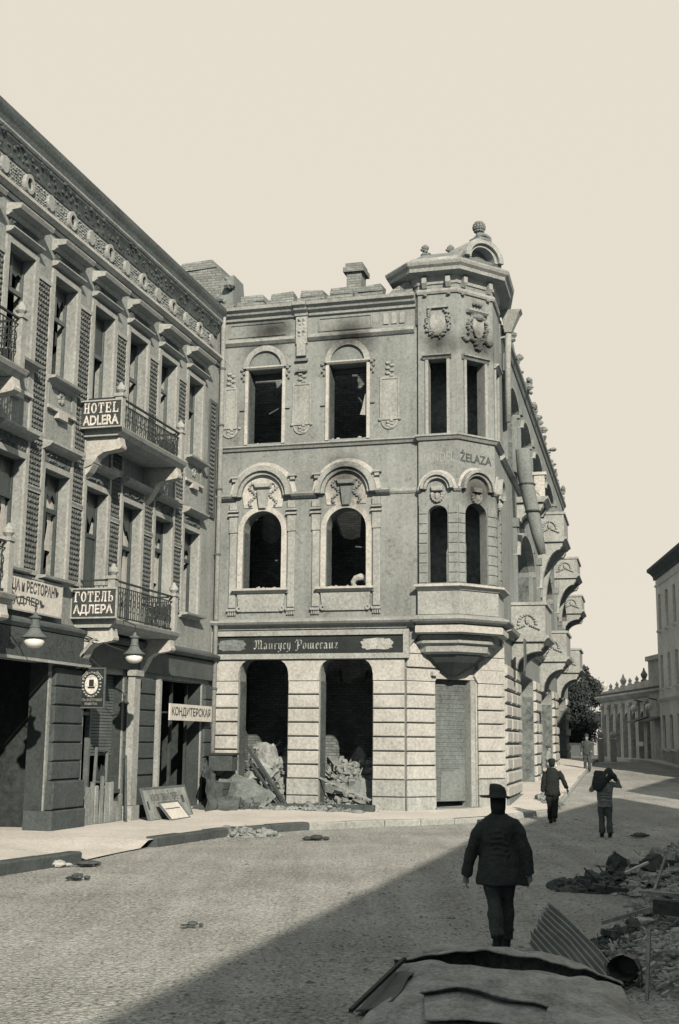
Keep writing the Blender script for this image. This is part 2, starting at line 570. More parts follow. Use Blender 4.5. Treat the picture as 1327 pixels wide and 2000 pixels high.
def serif_on(mb, word, s0, s1, z0, z1, o):
    n = len(word)
    w = (s1 - s0) / n
    for i, ch in enumerate(word):
        a = s0 + w * i
        g = w * 0.09
        if ch in ('O', 'О'):
            sc, zc = a + w / 2, (z0 + z1) / 2
            rx, rz = w / 2 - g, (z1 - z0) / 2
            N = 18
            out = [(sc + rx * cos(2 * pi * k / N), o, zc + rz * sin(2 * pi * k / N)) for k in range(N)]
            inn = [(sc + rx * .42 * cos(2 * pi * k / N), o, zc + rz * .78 * sin(2 * pi * k / N)) for k in range(N)]
            b = mb.P(out)
            c = mb.P(inn)
            for k in range(N):
                j = (k + 1) % N
                mb.f.append([b + k, b + j, c + j, c + k])
            continue
        for q, (x0, x1, y0, y1) in enumerate(SERIF[ch]):
            u = lambda x: a + g + (w - 2 * g) * x
            v = lambda y: z0 + (z1 - z0) * y
            b = mb.P([(u(x0), o + q * 4e-5, v(y0)), (u(x1), o + q * 4e-5, v(y0)), (u(x1), o + q * 4e-5, v(y1)), (u(x0), o + q * 4e-5, v(y1))])
            mb.f.append([b, b + 1, b + 2, b + 3])
    return mb


def nib(mb, pts, o, w=0.05, tilt=0.55, k=0):
    """A broad-nib pen stroke: the nib is a short slanted edge dragged along pts."""
    dx, dz = w * cos(tilt) / 2, w * sin(tilt) / 2
    for (x0, z0), (x1, z1) in zip(pts, pts[1:]):
        b = mb.P([(x0 - dx, o + k, z0 - dz), (x0 + dx, o + k, z0 + dz), (x1 + dx, o + k, z1 + dz), (x1 - dx, o + k, z1 - dz)])
        mb.f.append([b, b + 1, b + 2, b + 3])
        k += 5e-5


def blackletter(mb, word, s0, z0, h, o, adv):
    """Textura-like letters written stroke by stroke; h is the x-height."""
    x = s0
    for ch in word:
        N = lambda *p: nib(mb, [(x + a * adv, z0 + b * h) for a, b in p], o, w=adv * 0.34)
        minim = lambda a: N((a - .14, .86), (a, 1.0), (a, .1), (a + .16, -.02), (a + .24, .1))
        if ch in 'mnui':
            for i in range({'m': 3, 'n': 2, 'u': 2, 'i': 1}[ch]):
                minim(.2 + i * .62)
            x += adv * {'m': 2.1, 'n': 1.45, 'u': 1.45, 'i': .8}[ch]
        elif ch == 'a':
            N((.1, .8), (.35, 1.02), (.75, .8), (.75, .1), (.95, .0))
            N((.7, .55), (.18, .42), (.18, .12), (.42, -.02), (.72, .18))
            x += adv * 1.35
        elif ch == 'e':
            N((.62, .55), (.68, .85), (.4, 1.02), (.16, .8), (.16, .12), (.42, -.03), (.72, .14))
            N((.2, .45), (.6, .6))
            x += adv * 1.05
        elif ch == 'c':
            N((.66, .82), (.44, 1.02), (.16, .8), (.16, .12), (.42, -.03), (.7, .14))
            x += adv * 1.0
        elif ch == 'o':
            N((.42, 1.02), (.16, .82), (.16, .12), (.45, -.03))
            N((.42, 1.02), (.76, .84), (.76, .16), (.45, -.03))
            x += adv * 1.2
        elif ch == 'r':
            minim(.2)
            N((.25, .82), (.5, 1.02), (.72, .84))
            x += adv * 1.0
        elif ch == 'y':
            N((.06, .9), (.2, 1.02), (.2, .2), (.42, .0), (.7, .2))
            N((.8, 1.05), (.78, .1), (.6, -.35), (.2, -.55), (.05, -.42))
            x += adv * 1.3
        elif ch == 'z':
            N((.1, .9), (.7, .95), (.14, .08), (.8, .04))
            x += adv * 1.1
        elif ch == 'M':
            N((.0, 1.2), (.3, 1.55), (.6, 1.35), (.55, .3), (.25, -.02), (.0, .2))
            N((.6, 1.3), (1.0, 1.6), (1.2, 1.4), (1.2, .1), (1.4, .0))
            N((1.25, 1.3), (1.65, 1.6), (1.9, 1.3), (1.85, .12), (2.1, .0), (2.25, .15))
            x += adv * 2.5
        elif ch == 'P':
            N((.0, 1.1), (.35, 1.6), (.7, 1.3), (.62, -.1), (.35, -.35), (.05, -.2))
            N((.7, 1.35), (1.2, 1.65), (1.6, 1.3), (1.55, .8), (1.1, .55), (.75, .7))
            N((.15, .45), (.55, .65))
            x += adv * 1.95
        else:
            x += adv * 0.9
    return x


def bumps(mb, s0, s1, z0, z1, o, cell, h, jit=0.0, seed=1):
    """Field of small pyramids: studded tile or carved relief."""
    rnd = random.Random(seed)
    ns, nz = max(1, round((s1 - s0) / cell)), max(1, round((z1 - z0) / cell))
    ds, dz = (s1 - s0) / ns, (z1 - z0) / nz
    for i in range(ns):
        for j in range(nz):
            a, b = s0 + ds * i, z0 + dz * j
            hh = h * (1 + rnd.uniform(-jit, jit))
            k = mb.P([(a + ds * .08, o, b + dz * .08), (a + ds * .92, o, b + dz * .08), (a + ds * .92, o, b + dz * .92), (a + ds * .08, o, b + dz * .92),
                      (a + ds * (.5 + rnd.uniform(-.3, .3) * jit), o + hh, b + dz * (.5 + rnd.uniform(-.3, .3) * jit))])
            mb.f += [[k, k + 1, k + 4], [k + 1, k + 2, k + 4], [k + 2, k + 3, k + 4], [k + 3, k, k + 4]]
    return mb


def rect(s0, s1, z0, z1):
    return [(s0, z0), (s1, z0), (s1, z1), (s0, z1)]


def arch_top(s0, s1, z0, zs, rise=None, n=14):
    """Opening with straight jambs to zs and a curved head."""
    r = (s1 - s0) / 2
    rise = r if rise is None else rise
    c = (s0 + s1) / 2
    return [(s0, z0), (s1, z0)] + [(c + r * cos(pi * i / n), zs + rise * sin(pi * i / n)) for i in range(n + 1)]


def round_corner(s0, s1, z0, zs, z1, n=6):
    """Opening whose two upper corners are quarter ellipses."""
    r = z1 - zs
    rs = min(r * 0.58, (s1 - s0) / 2.2)
    p = [(s0, z0), (s1, z0), (s1, zs)]
    p += [(s1 - rs + rs * cos(pi / 2 * i / n), zs + r * sin(pi / 2 * i / n)) for i in range(1, n + 1)]
    p += [(s0 + rs - rs * sin(pi / 2 * i / n), zs + r * cos(pi / 2 * i / n)) for i in range(0, n)]
    p.append((s0, zs))
    return p


def gz(x, y):
    """Height of the road: level to the corner, then climbing up the side street."""
    t = min(max(y, 34.0), 66.0) - 34.0
    return 0.036 * t
# ================================================================ the ground
def sheet_mesh(name, m, xs, ys, zf, label=None):
    mb = MB()
    n = len(xs)
    b = mb.P([(x, y, zf(x, y)) for y in ys for x in xs])
    for j in range(len(ys) - 1):
        for i in range(n - 1):
            a = b + j * n + i
            mb.f.append([a, a + 1, a + 1 + n, a + n])
    return tag(mb.build(name, m, smooth=True), kind='structure')


def span(a, b, step):
    n = max(1, int(round((b - a) / step)))
    return [a + (b - a) * i / n for i in range(n + 1)]


def road_z(x, y):
    w = noise.noise(Vector((x * 0.5, y * 0.5, 0.3))) * 0.02 + noise.noise(Vector((x * 1.7, y * 1.7, 5.1))) * 0.008
    near = 1.0 if y < 60 else 0.0
    return gz(x, y) + w * near - 0.012


xs = [-900, -300, -90, -40, -20] + span(-12, 22, 0.4) + [30, 50, 110, 300, 900]
ys = [-200, -80, -30, -10] + span(0, 62, 0.4) + [64, 66, 68, 74, 82, 95, 120, 160, 240, 400, 900, 2200]
sheet_mesh('road', M['road'], xs, ys, road_z)

# cobbles: hundreds of low worn stones set in the near road, one joined ground cover
mb = MB()
rnd = random.Random(11)
for i in range(9000):
    y = 9.5 + 27 * rnd.random() ** 1.4
    x = rnd.uniform(-0.30, 0.27) * (y + 1.5)
    r = rnd.uniform(0.008, 0.026) * (0.7 + y / 45)
    if rnd.random() < 0.03:
        r *= 1.9
    n = 5
    a0 = rnd.random() * 6
    z = road_z(x, y)
    b = mb.P([(x + r * 1.25 * cos(a0 + 2 * pi * k / n) * rnd.uniform(.7, 1.2), y + r * sin(a0 + 2 * pi * k / n), z - 0.004) for k in range(n)] + [(x, y, z + r * rnd.uniform(0.25, 0.6))])
    for k in range(n):
        mb.f.append([b + k, b + (k + 1) % n, b + n])
tag(mb.build('gravel', mat('road_gravel', 0.18, 0.9, 3, 18, 0.9, 0.4)), kind='stuff')


# ---------------------------------------------------------------- pavements and kerbs
KW = [Vector((-6.6, 14.0)), Vector((-5.39, 20.64)), Vector((-4.58, 22.67)), Vector((-3.81, 25.97)), Vector((-2.6, 29.0)), Vector((-1.16, 31.0)), Vector((0.56, 32.6)), Vector((2.6, 33.7)), Vector((4.3, 34.9)), Vector((6.35, 37.3))]
KS = [Vector((6.35, 37.3)) + Vector((E_SI.x, E_SI.y)) * d for d in (3, 8, 16, 28, 40, 60)]
line = KW + KS
inner = [p + Vector((-9.0, 2.5)) for p in KW[:6]] + [Vector((-3, 44)), Vector((-1, 45)), Vector((1, 46)), Vector((3, 47))] + [p + Vector((-2.2, .55)) for p in KS]


def dense(pts, step=0.5):
    out = [pts[0]]
    for a, b in zip(pts, pts[1:]):
        n = max(1, int((b - a).length / step))
        out += [a.lerp(b, i / n) for i in range(1, n + 1)]
    return out


def along(pts, n):
    L = [0]
    for a, b in zip(pts, pts[1:]):
        L.append(L[-1] + (b - a).length)
    res = []
    for k in range(n):
        t = L[-1] * k / (n - 1)
        i = max(j for j in range(len(L)) if L[j] <= t + 1e-9)
        i = min(i, len(pts) - 2)
        res.append(pts[i].lerp(pts[i + 1], (t - L[i]) / max(1e-6, L[i + 1] - L[i])))
    return res


def gap(p):
    """1 where the pavement dips to a gateway, else 0."""
    d = (p - Vector((-4.2, 24.3))).length
    return max(0.0, min(1.0, (1.75 - d) / 0.35))


mb = MB()
outer_l = dense(line, 0.5)
N = len(outer_l)
prev = None
for i in range(len(line) - 1):
    seg_o = [line[i].lerp(line[i + 1], k / 8) for k in range(9)]
    seg_i = [inner[i].lerp(inner[i + 1], k / 8) for k in range(9)]
    for a in range(9):
        row = []
        for w in range(13):
            p = seg_o[a].lerp(seg_i[a], (w / 12) ** 1.5)
            z = gz(p.x, p.y) + 0.15 + noise.noise(Vector((p.x * .9, p.y * .9, 2))) * 0.012 + min(w, 6) * 0.006
            z -= gap(p) * 0.13 if w < 4 else 0
            row.append((p.x, p.y, z))
        b = mb.P(row)
        if prev is not None:
            for w in range(12):
                mb.f.append([prev + w, prev + w + 1, b + w + 1, b + w])
        prev = b
tag(mb.build('pavement', M['pave'], smooth=True), kind='structure')

kerb = thing('kerb', None, None, (0, 0, 0))
tag(kerb, kind='structure')
pts = dense(line, 0.12)
acc, start = 0.0, 0
rnd = random.Random(3)
length = 1.0
for i in range(1, len(pts)):
    acc += (pts[i] - pts[i - 1]).length
    if acc >= length or i == len(pts) - 1:
        seg = pts[start:i + 1:3] + ([pts[i]] if (i - start) % 3 else [])
        mid = pts[(start + i) // 2]
        if gap(mid) < 0.5 and len(seg) > 1:
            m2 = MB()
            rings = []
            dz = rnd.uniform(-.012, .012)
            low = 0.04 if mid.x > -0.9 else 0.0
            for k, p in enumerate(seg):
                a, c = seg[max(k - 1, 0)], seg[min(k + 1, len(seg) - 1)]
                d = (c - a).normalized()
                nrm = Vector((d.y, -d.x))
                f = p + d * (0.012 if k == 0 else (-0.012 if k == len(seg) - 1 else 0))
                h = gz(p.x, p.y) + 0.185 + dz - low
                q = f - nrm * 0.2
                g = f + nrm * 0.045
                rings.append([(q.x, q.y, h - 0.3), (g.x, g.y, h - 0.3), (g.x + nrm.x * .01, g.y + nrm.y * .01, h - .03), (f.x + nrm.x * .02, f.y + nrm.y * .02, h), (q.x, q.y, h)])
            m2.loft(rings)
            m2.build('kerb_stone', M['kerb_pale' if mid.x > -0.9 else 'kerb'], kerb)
        start, acc = i, 0.0
        length = rnd.uniform(0.9, 1.3)

# far pavement on the other side of the side street, with its kerb
mb = MB()
fp = [Vector((11.7, 36)), Vector((12.2, 41)), Vector((15.0, 52)), Vector((16.0, 58.6)), Vector((16.1, 66)), Vector((16.25, 75)), Vector((16.3, 90))]
prev = None
for p in dense(fp, 1.5):
    h = gz(p.x, p.y) + 0.15
    b = mb.P([(p.x, p.y, h - .3), (p.x, p.y, h), (p.x + .16, p.y, h + .01), (p.x + 9, p.y, h + .05)])
    if prev is not None:
        for w in range(3):
            mb.f.append([prev + w, prev + w + 1, b + w + 1, b + w])
    prev = b
tag(mb.build('far_pavement', M['pave']), kind='structure')
# ================================================================ the hotel on the left
LEN_H = 21.0
hotel = thing('hotel_building', 'three storey hotel with studded tile strips, balconies and a deep dark eave', 'building', tuple(HOTEL(6, 0, 0)))
CW = [2.05 + 2.02 * k for k in range(9)]          # window axes
BALC = {1: None}
door_bays = {2, 3, 7, 8}                          # bays that open on balconies
holes = []
for k, c in enumerate(CW):
    holes.append(rect(c - .55, c + .55, 9.42 if k in door_bays else 10.15, 12.55))
    holes.append(rect(c - .58, c + .58, 4.92 if k in door_bays else 5.65, 8.05))
GROUND = [(0.85, 4.0, 0.12, 3.75), (6.12, 8.25, 0.12, 3.72), (9.95, 13.7, 0.12, 3.80), (15.1, 19.6, 0.12, 3.8)]
for a, b, z0, z1 in GROUND:
    holes.append(rect(a, b, z0, z1))
mb = MB(HOTEL)
mb.slab(rect(-0.05, LEN_H, -0.3, 15.0), holes, -0.45, 0.0)
mb.build('wall', M['hotel'], hotel)

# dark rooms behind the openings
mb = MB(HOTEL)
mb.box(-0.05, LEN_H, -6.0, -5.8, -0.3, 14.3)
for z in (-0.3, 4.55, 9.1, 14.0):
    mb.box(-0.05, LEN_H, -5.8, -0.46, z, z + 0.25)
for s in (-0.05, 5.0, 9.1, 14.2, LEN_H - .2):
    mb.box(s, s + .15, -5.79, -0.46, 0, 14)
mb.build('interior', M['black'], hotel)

# roof behind the eave
mb = MB(HOTEL)
mb.extrude_s([(0.24, 15.28), (-6, 16.6), (-12, 14.3), (-12, 14.1), (0.1, 15.1)], 0.30, LEN_H + .3)
mb.build('roof', M['roof'], hotel)
mb = MB(HOTEL)
mb.box(-.05, LEN_H, -12, -11.7, -.3, 14.2)
mb.box(-.05, .25, -11.7, -6, -.3, 14.2)
mb.box(LEN_H - .3, LEN_H, -11.7, -6, -.3, 14.2)
mb.build('rear_wall', M['hotel'], hotel)

# main cornice: corona, cyma and soffit blocks
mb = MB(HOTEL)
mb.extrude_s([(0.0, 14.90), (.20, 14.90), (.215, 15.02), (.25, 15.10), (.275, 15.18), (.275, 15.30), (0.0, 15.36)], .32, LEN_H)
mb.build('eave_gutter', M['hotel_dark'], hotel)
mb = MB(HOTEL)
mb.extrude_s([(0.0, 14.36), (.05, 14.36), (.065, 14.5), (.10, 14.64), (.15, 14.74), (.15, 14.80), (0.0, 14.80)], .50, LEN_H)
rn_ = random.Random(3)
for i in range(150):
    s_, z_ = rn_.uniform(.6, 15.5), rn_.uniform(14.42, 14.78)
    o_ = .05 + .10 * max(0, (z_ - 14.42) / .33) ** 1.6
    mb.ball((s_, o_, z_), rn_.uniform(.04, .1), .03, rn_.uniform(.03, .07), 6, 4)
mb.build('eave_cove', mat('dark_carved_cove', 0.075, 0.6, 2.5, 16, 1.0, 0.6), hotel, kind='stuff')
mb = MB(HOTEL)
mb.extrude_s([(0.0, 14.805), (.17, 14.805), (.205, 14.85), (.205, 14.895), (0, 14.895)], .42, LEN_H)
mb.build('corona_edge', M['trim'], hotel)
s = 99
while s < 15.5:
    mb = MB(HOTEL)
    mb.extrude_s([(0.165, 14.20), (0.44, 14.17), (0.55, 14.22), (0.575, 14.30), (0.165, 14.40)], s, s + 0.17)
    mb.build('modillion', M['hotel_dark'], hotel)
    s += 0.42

# frieze with carved relief and oval medallions over each window
mb = MB(HOTEL)
mb.extrude_s([(0.0, 13.64), (0.07, 13.64), (0.17, 13.72), (0.17, 13.77), (0.12, 13.80), (0.12, 13.84), (0.0, 13.86)], -0.02, LEN_H)
mb.build('frieze_moulding', M['trim_pale'], hotel)
mb = MB(HOTEL)
mb.extrude_s([(0.0, 13.50), (0.05, 13.50), (0.06, 13.60), (0.0, 13.62)], -0.02, LEN_H)
mb.build('lower_fillet', M['hotel_dark'], hotel)
mb = MB(HOTEL)
mb.box(0.9, LEN_H, 0.0, 0.03, 13.87, 14.35)
bumps(mb, 0.95, 15.8, 13.90, 14.32, 0.032, 0.075, 0.03, 1.0, 5)
mb.build('carved_frieze', mat('carved_frieze_stucco', 0.22, 0.5, 2.5, 16, 0.8, 0.4), hotel, kind='stuff')
for k in range(16):
    c = 1.04 + 1.01 * k
    if c > 15.6:
        break
    if k % 2 == 1:
        mb = MB(HOTEL)
        mb.arch(c, 14.10, .12, .2, .03, .13, 0, 2 * pi, 20, 1.12)
        med = mb.build('medallion', M['hotel_trim'], hotel)
        mb = MB(HOTEL)
        mb.slab([(c + .125 * cos(2 * pi * i / 16), 14.10 + .14 * sin(2 * pi * i / 16)) for i in range(16)], [], .03, .07)
        mb.build('medallion_field', M['black'], med)
    else:
        mb = MB(HOTEL)
        mb.slab([(c + .15 * cos(2 * pi * i / 14), 14.10 + .19 * sin(2 * pi * i / 14)) for i in range(14)], [], .03, .11)
        mb.build('rosette', M['trim'], hotel)

# windows, their hoods, sills, frames and panes
rnd = random.Random(21)


def hotel_window(k, c, z0, z1, hw, upper):
    # light surround
    mb = MB(HOTEL)
    w = .13
    mb.box(c - hw - w, c - hw, 0.0, .055, z0, z1 + w)
    mb.box(c + hw, c + hw + w, 0.0, .055, z0, z1 + w)
    mb.box(c - hw, c + hw, 0.0, .055, z1, z1 + w)
    sur = mb.build('window_surround', M['hotel_trim'], hotel)
    # joinery
    fr = MB(HOTEL)
    o0, o1, t = -.30, -.23, .055
    ztr = z0 + (z1 - z0) * .66
    fr.box(c - hw, c - hw + t, o0, o1, z0, z1)
    fr.box(c + hw - t, c + hw, o0, o1, z0, z1)
    fr.box(c - hw + t, c + hw - t, o0, o1, z1 - t, z1)
    fr.box(c - hw + t, c + hw - t, o0, o1, ztr - .05, ztr + .05)
    fr.box(c - .035, c + .035, o0 + .005, o1 + .01, ztr + .05, z1 - t)
    if rnd.random() < .6:
        fr.box(c - .035, c + .035, o0 + .005, o1 + .01, z0, ztr - .05)
    win = fr.build('window', M['frame'] if upper else M['frame_dark'], hotel)
    for side in (-1, 1):
        a, b = (c - hw + t, c - .035) if side < 0 else (c + .035, c + hw - t)
        for q, (p, r) in enumerate(((ztr + .05, z1 - t), (z0 + .04, ztr - .05))):
            if rnd.random() < (.35 if q == 0 else .8):
                continue
            pn = MB(HOTEL)
            poly = [(a, p), (b, p), (b, r), (a, r)]
            if rnd.random() < .55:                       # broken: a jagged remnant
                poly = [(a, r), (a, p + (r - p) * rnd.uniform(.1, .5)), (a + (b - a) * .3, p + (r - p) * rnd.uniform(.4, .7)), (a + (b - a) * .55, p + (r - p) * rnd.uniform(.2, .5)), (b, p + (r - p) * rnd.uniform(.5, .8)), (b, r)]
            pn.slab(poly, [], -.268, -.262)
            pn.build('pane', M['glass'], win)
    # pale jagged strip painting sunlight on the far jamb of some windows
    if k in (1, 2, 4, 5):
        cu = MB(HOTEL)
        zz = [z1 - .08, z1 - .6, z1 - 1.1, z0 + .7]
        edge = [.20, .32, .14, .26]
        poly = [(c - hw + .06, zz[-1])] + [(c - hw + .06 + e, z) for e, z in zip(edge[::-1], zz[::-1])] + [(c - hw + .06, zz[0])]
        if not upper:
            cu.slab(poly, [], -.36, -.35)
            cu.build('painted_sunlit_jamb', M['painted_sunlit_jamb'], win)
    if upper:
        h = MB(HOTEL)
        h.extrude_s([(0.0, 13.10), (0.06, 13.10), (0.14, 13.16), (0.14, 13.20), (0.34, 13.22), (0.38, 13.30), (0.38, 13.33), (0.0, 13.38)], c - .72, c + .72)
        hood = h.build('window_hood', M['hotel_trim'], hotel)
        h = MB(HOTEL)
        h.box(c - .58, c + .58, .0, .05, 12.86, 13.09)
        bumps(h, c - .5, c + .5, 12.88, 13.07, .05, .08, .03, .8, k)
        h.build('hood_frieze', M['hotel_dark'], hood)
        h = MB(HOTEL)
        h.extrude_s([(0.0, 12.74), (0.12, 12.76), (0.2, 12.82), (0.2, 12.85), (0.0, 12.88)], c - .68, c + .68)
        h.build('hood_lip', M['hotel_trim'], hood)
    else:
        h = MB(HOTEL)
        h.extrude_s([(0.0, 8.46), (0.06, 8.46), (0.22, 8.52), (0.28, 8.58), (0.28, 8.62), (0.0, 8.68)], c - .74, c + .74)
        hood = h.build('window_hood', M['hotel_trim'], hotel)
        h = MB(HOTEL)
        h.box(c - .60, c + .60, .0, .04, 8.20, 8.45)
        bumps(h, c - .56, c + .56, 8.21, 8.44, .04, .11, .05, .9, k + 40)
        h.build('hood_frieze', M['hotel_dark'], hood)
    if k not in door_bays:
        h = MB(HOTEL)
        zs = z0
        h.extrude_s([(-.3, zs - .14), (0.06, zs - .14), (0.1, zs - .08), (0.26, zs - .06), (0.28, zs - .01), (0.0, zs + .01), (-.3, zs + .01)], c - .72, c + .72)
        sill = h.build('window_sill', M['hotel_trim'], hotel)
        if upper:
            h = MB(HOTEL)
            h.slab(rect(c - .62, c + .62, 9.50, zs - .14), [rect(c - .5, c + .5, 9.60, zs - .2)], 0, .06)
            h.box(c - .5, c + .5, 0, .025, 9.60, zs - .2)
            for q in range(7):
                a = q * 2 * pi / 7
                h.ball((c + .1 * cos(a), .03, 9.78 + .1 * sin(a)), .06, .05, .06, 6, 4)
            h.build('apron', M['hotel'], sill)
            h = MB(HOTEL)
            h.box(c - .66, c + .66, 0, .10, 9.42, 9.495)
            h.box(c - .22, c + .22, 0, .12, 9.28, 9.418)
            h.build('apron_bracket', M['trim_pale'], sill)


for k, c in enumerate(CW[:7]):
    hotel_window(k, c, 9.42 if k in door_bays else 10.15, 12.55, .55, True)
    hotel_window(k, c, 4.92 if k in door_bays else 5.65, 8.05, .58, False)

# studded dark tile strips between the windows
for k in range(7):
    c = CW[k] + 1.01
    for (z0, z1) in ((8.80, 12.22), (7.55, 8.62), (5.72, 7.42)):
        mb = MB(HOTEL)
        mb.slab(rect(c - .37, c + .37, z0 - .1, z1 + .1), [rect(c - .28, c + .28, z0, z1)], 0, .05)
        fr = mb.build('tile_strip', M['hotel_trim'], hotel)
        mb = MB(HOTEL)
        mb.box(c - .28, c + .28, 0, .012, z0, z1)
        mb.build('tile_bed', M['tile_bed'], fr)
        mb = MB(HOTEL)
        bumps(mb, c - .27, c + .27, z0 + .01, z1 - .01, .012, .118, .045, .25, k)
        mb.build('tile_stud', M['tile'], fr, kind='stuff')
mb = MB(HOTEL)
mb.slab(rect(.30, .92, 8.7, 12.3), [rect(.42, .80, 8.8, 12.2)], 0, .05)
bumps(mb, .43, .79, 8.81, 12.19, .012, .135, .06, .12, 3)
mb.build('tile_strip', M['tile'], hotel)

# ground floor: piers, pedestals and shop lintels
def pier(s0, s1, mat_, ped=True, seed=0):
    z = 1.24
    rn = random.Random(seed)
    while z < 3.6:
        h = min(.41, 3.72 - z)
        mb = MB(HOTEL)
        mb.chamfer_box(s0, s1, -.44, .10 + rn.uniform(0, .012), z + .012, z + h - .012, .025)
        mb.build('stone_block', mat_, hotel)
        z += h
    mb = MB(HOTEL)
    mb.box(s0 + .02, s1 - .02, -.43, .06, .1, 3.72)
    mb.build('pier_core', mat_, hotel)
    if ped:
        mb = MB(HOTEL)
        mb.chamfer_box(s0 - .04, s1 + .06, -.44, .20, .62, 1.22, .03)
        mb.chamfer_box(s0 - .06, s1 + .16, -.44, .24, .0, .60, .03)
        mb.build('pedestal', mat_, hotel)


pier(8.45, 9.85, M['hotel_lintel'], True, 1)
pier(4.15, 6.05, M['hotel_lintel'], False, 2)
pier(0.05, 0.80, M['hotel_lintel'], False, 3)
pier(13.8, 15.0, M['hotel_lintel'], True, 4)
# a slim cast iron column with a pale shaft at the near edge of the middle pier
mb = MB(HOTEL)
mb.box(5.78, 6.12, .115, .30, .55, 3.70)
mb.box(5.72, 6.18, .115, .36, .1, .54)
mb.box(5.72, 6.18, .115, .36, 3.705, 3.85)
mb.build('door_pilaster', M['trim'], hotel)
mb = MB(HOTEL)
mb.box(4.28, 4.40, .115, .24, .4, 3.72)
mb.build('corner_bead', M['trim'], hotel)

# lintel board over the first shop with dark raised letters
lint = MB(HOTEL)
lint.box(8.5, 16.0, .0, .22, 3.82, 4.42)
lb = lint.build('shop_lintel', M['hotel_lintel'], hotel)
mb = MB(HOTEL)
mb.box(8.5, 16.0, .225, .275, 3.76, 3.82)
mb.build('lintel_edge', M['hotel_trim'], lb)
# horizontal band under the first floor
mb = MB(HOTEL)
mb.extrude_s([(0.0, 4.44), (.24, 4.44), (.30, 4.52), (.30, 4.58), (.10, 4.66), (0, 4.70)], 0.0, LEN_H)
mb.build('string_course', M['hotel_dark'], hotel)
mb = MB(HOTEL)
mb.box(.05, 8.49, .0, .12, 3.86, 4.40)
mb.build('fascia_board', M['tile'], hotel)

# dark strips painting shade onto the far jambs of the shop openings
for a, b, z0, z1 in GROUND:
    mb = MB(HOTEL)
    mb.box(a - .002, a + .03, -.46, -.04, z0, z1)
    mb.build('painted_jamb_shade', M['sign_dark'], hotel)

# shop door fittings behind the openings
mb = MB(HOTEL)
for i in range(26):
    mb.box(6.15, 7.4, -.30 - .015 * (i % 2), -.27, 1.75 + i * .075, 1.75 + i * .075 + .062)
mb.build('roller_shutter', M['iron_grey'], hotel)
mb = MB(HOTEL)
mb.box(7.42, 7.50, -.32, -.20, .12, 3.7)
mb.box(8.15, 8.22, -.32, -.20, .12, 3.7)
mb.box(7.50, 8.15, -.30, -.22, 2.7, 2.78)
mb.build('shop_door_frame', M['frame'], hotel)
mb = MB(HOTEL)
mb.box(.9, 3.95, -.36, -.30, .12, .55)
mb.box(2.3, 2.38, -.36, -.28, .55, 3.7)
mb.box(1.2, 1.26, -.36, -.28, .55, 3.7)
mb.build('shop_front', M['sign_dark'], hotel)


# ---------------------------------------------------------------- balconies
def balcony(s0, s1, zt, zrail, deep=1.0, far=True):
    sl = MB(HOTEL)
    sl.extrude_s([(0, zt - .20), (deep - .1, zt - .20), (deep - .05, zt - .14), (deep, zt - .10), (deep + .04, zt - .02), (deep + .04, zt), (0, zt)], s0, s1)
    b = sl.build('balcony', M['hotel_trim'], hotel)
    # scrolled brackets
    for s in (s0 + .12, s1 - .40):
        br = MB(HOTEL)
        prof = [(0, zt - .21), (deep - .10, zt - .21)]
        prof += [(deep - .10 + .06 * sin(a), zt - .36 - .14 * (1 - cos(a)) * .5) for a in (.6, 1.4, 2.2, 3.0)]
        prof += [(deep * .72, zt - .53), (deep * .5, zt - .56), (deep * .34, zt - .66), (deep * .24, zt - .86), (deep * .14, zt - 1.02), (0, zt - 1.16)]
        br.extrude_s(prof, s, s + .28)
        br.build('bracket', M['trim_pale'], b)
    # corner posts with ball finials
    for s in (s0 + .06, s1 - .24):
        po = MB(HOTEL)
        po.box(s, s + .18, deep - .22, deep - .04, zt, zrail - .02)
        po.box(s - .03, s + .21, deep - .25, deep - .01, zrail - .018, zrail + .06)
        po.lathe((s + .09, deep - .13, zrail + .06), [(.05, 0), (.07, .03), (.12, .09), (.11, .16), (.06, .22), (.05, .25), (.02, .29)], 10)
        po.build('post', M['hotel_trim'], b)
    # wrought iron railing: three runs
    ra = MB(HOTEL)
    bars = MB(HOTEL)
    od = deep - .13

    def run(p, q):
        p, q = Vector(p), Vector(q)
        L = (q - p).length
        for z, w in ((zrail - .03, .05), (zrail - .16, .025), (zt + .08, .035)):
            ra.bar((p.x, p.y, z), (q.x, q.y, z), w, w * .8)
        n = int(L / .115)
        for i in range(1, n):
            c = p.lerp(q, i / n)
            bars.bar((c.x, c.y, zt + .08), (c.x, c.y, zrail - .16), .018, .018)
        m = int(L / .23)
        zc = (zt + zrail) / 2
        for i in range(m):
            c = p.lerp(q, (i + .5) / m)
            d = (q - p).normalized()
            for dz, r in ((.14, .085), (-.14, .085), (0, .06)):
                bars.tube([(c.x + d.x * r * cos(t), c.y + d.y * r * cos(t), zc + dz + r * sin(t)) for t in [i2 * 2 * pi / 9 for i2 in range(8)]], .011, 4)
    run((s0 + .24, od, 0), (s1 - .24, od, 0))
    run((s1 - .15, .05, 0), (s1 - .15, od, 0))
    run((s0 + .15, .05, 0), (s0 + .15, od, 0))
    r = ra.build('railing', M['iron'], b)
    bars.build('railing_scrollwork', M['iron'], b, kind='stuff')
    return b


balcony(4.95, 8.93, 9.38, 10.16)
balcony(5.05, 8.93, 4.86, 5.80)
balcony(13.35, 17.4, 9.42, 10.5)
balcony(13.35, 17.4, 4.90, 5.95)

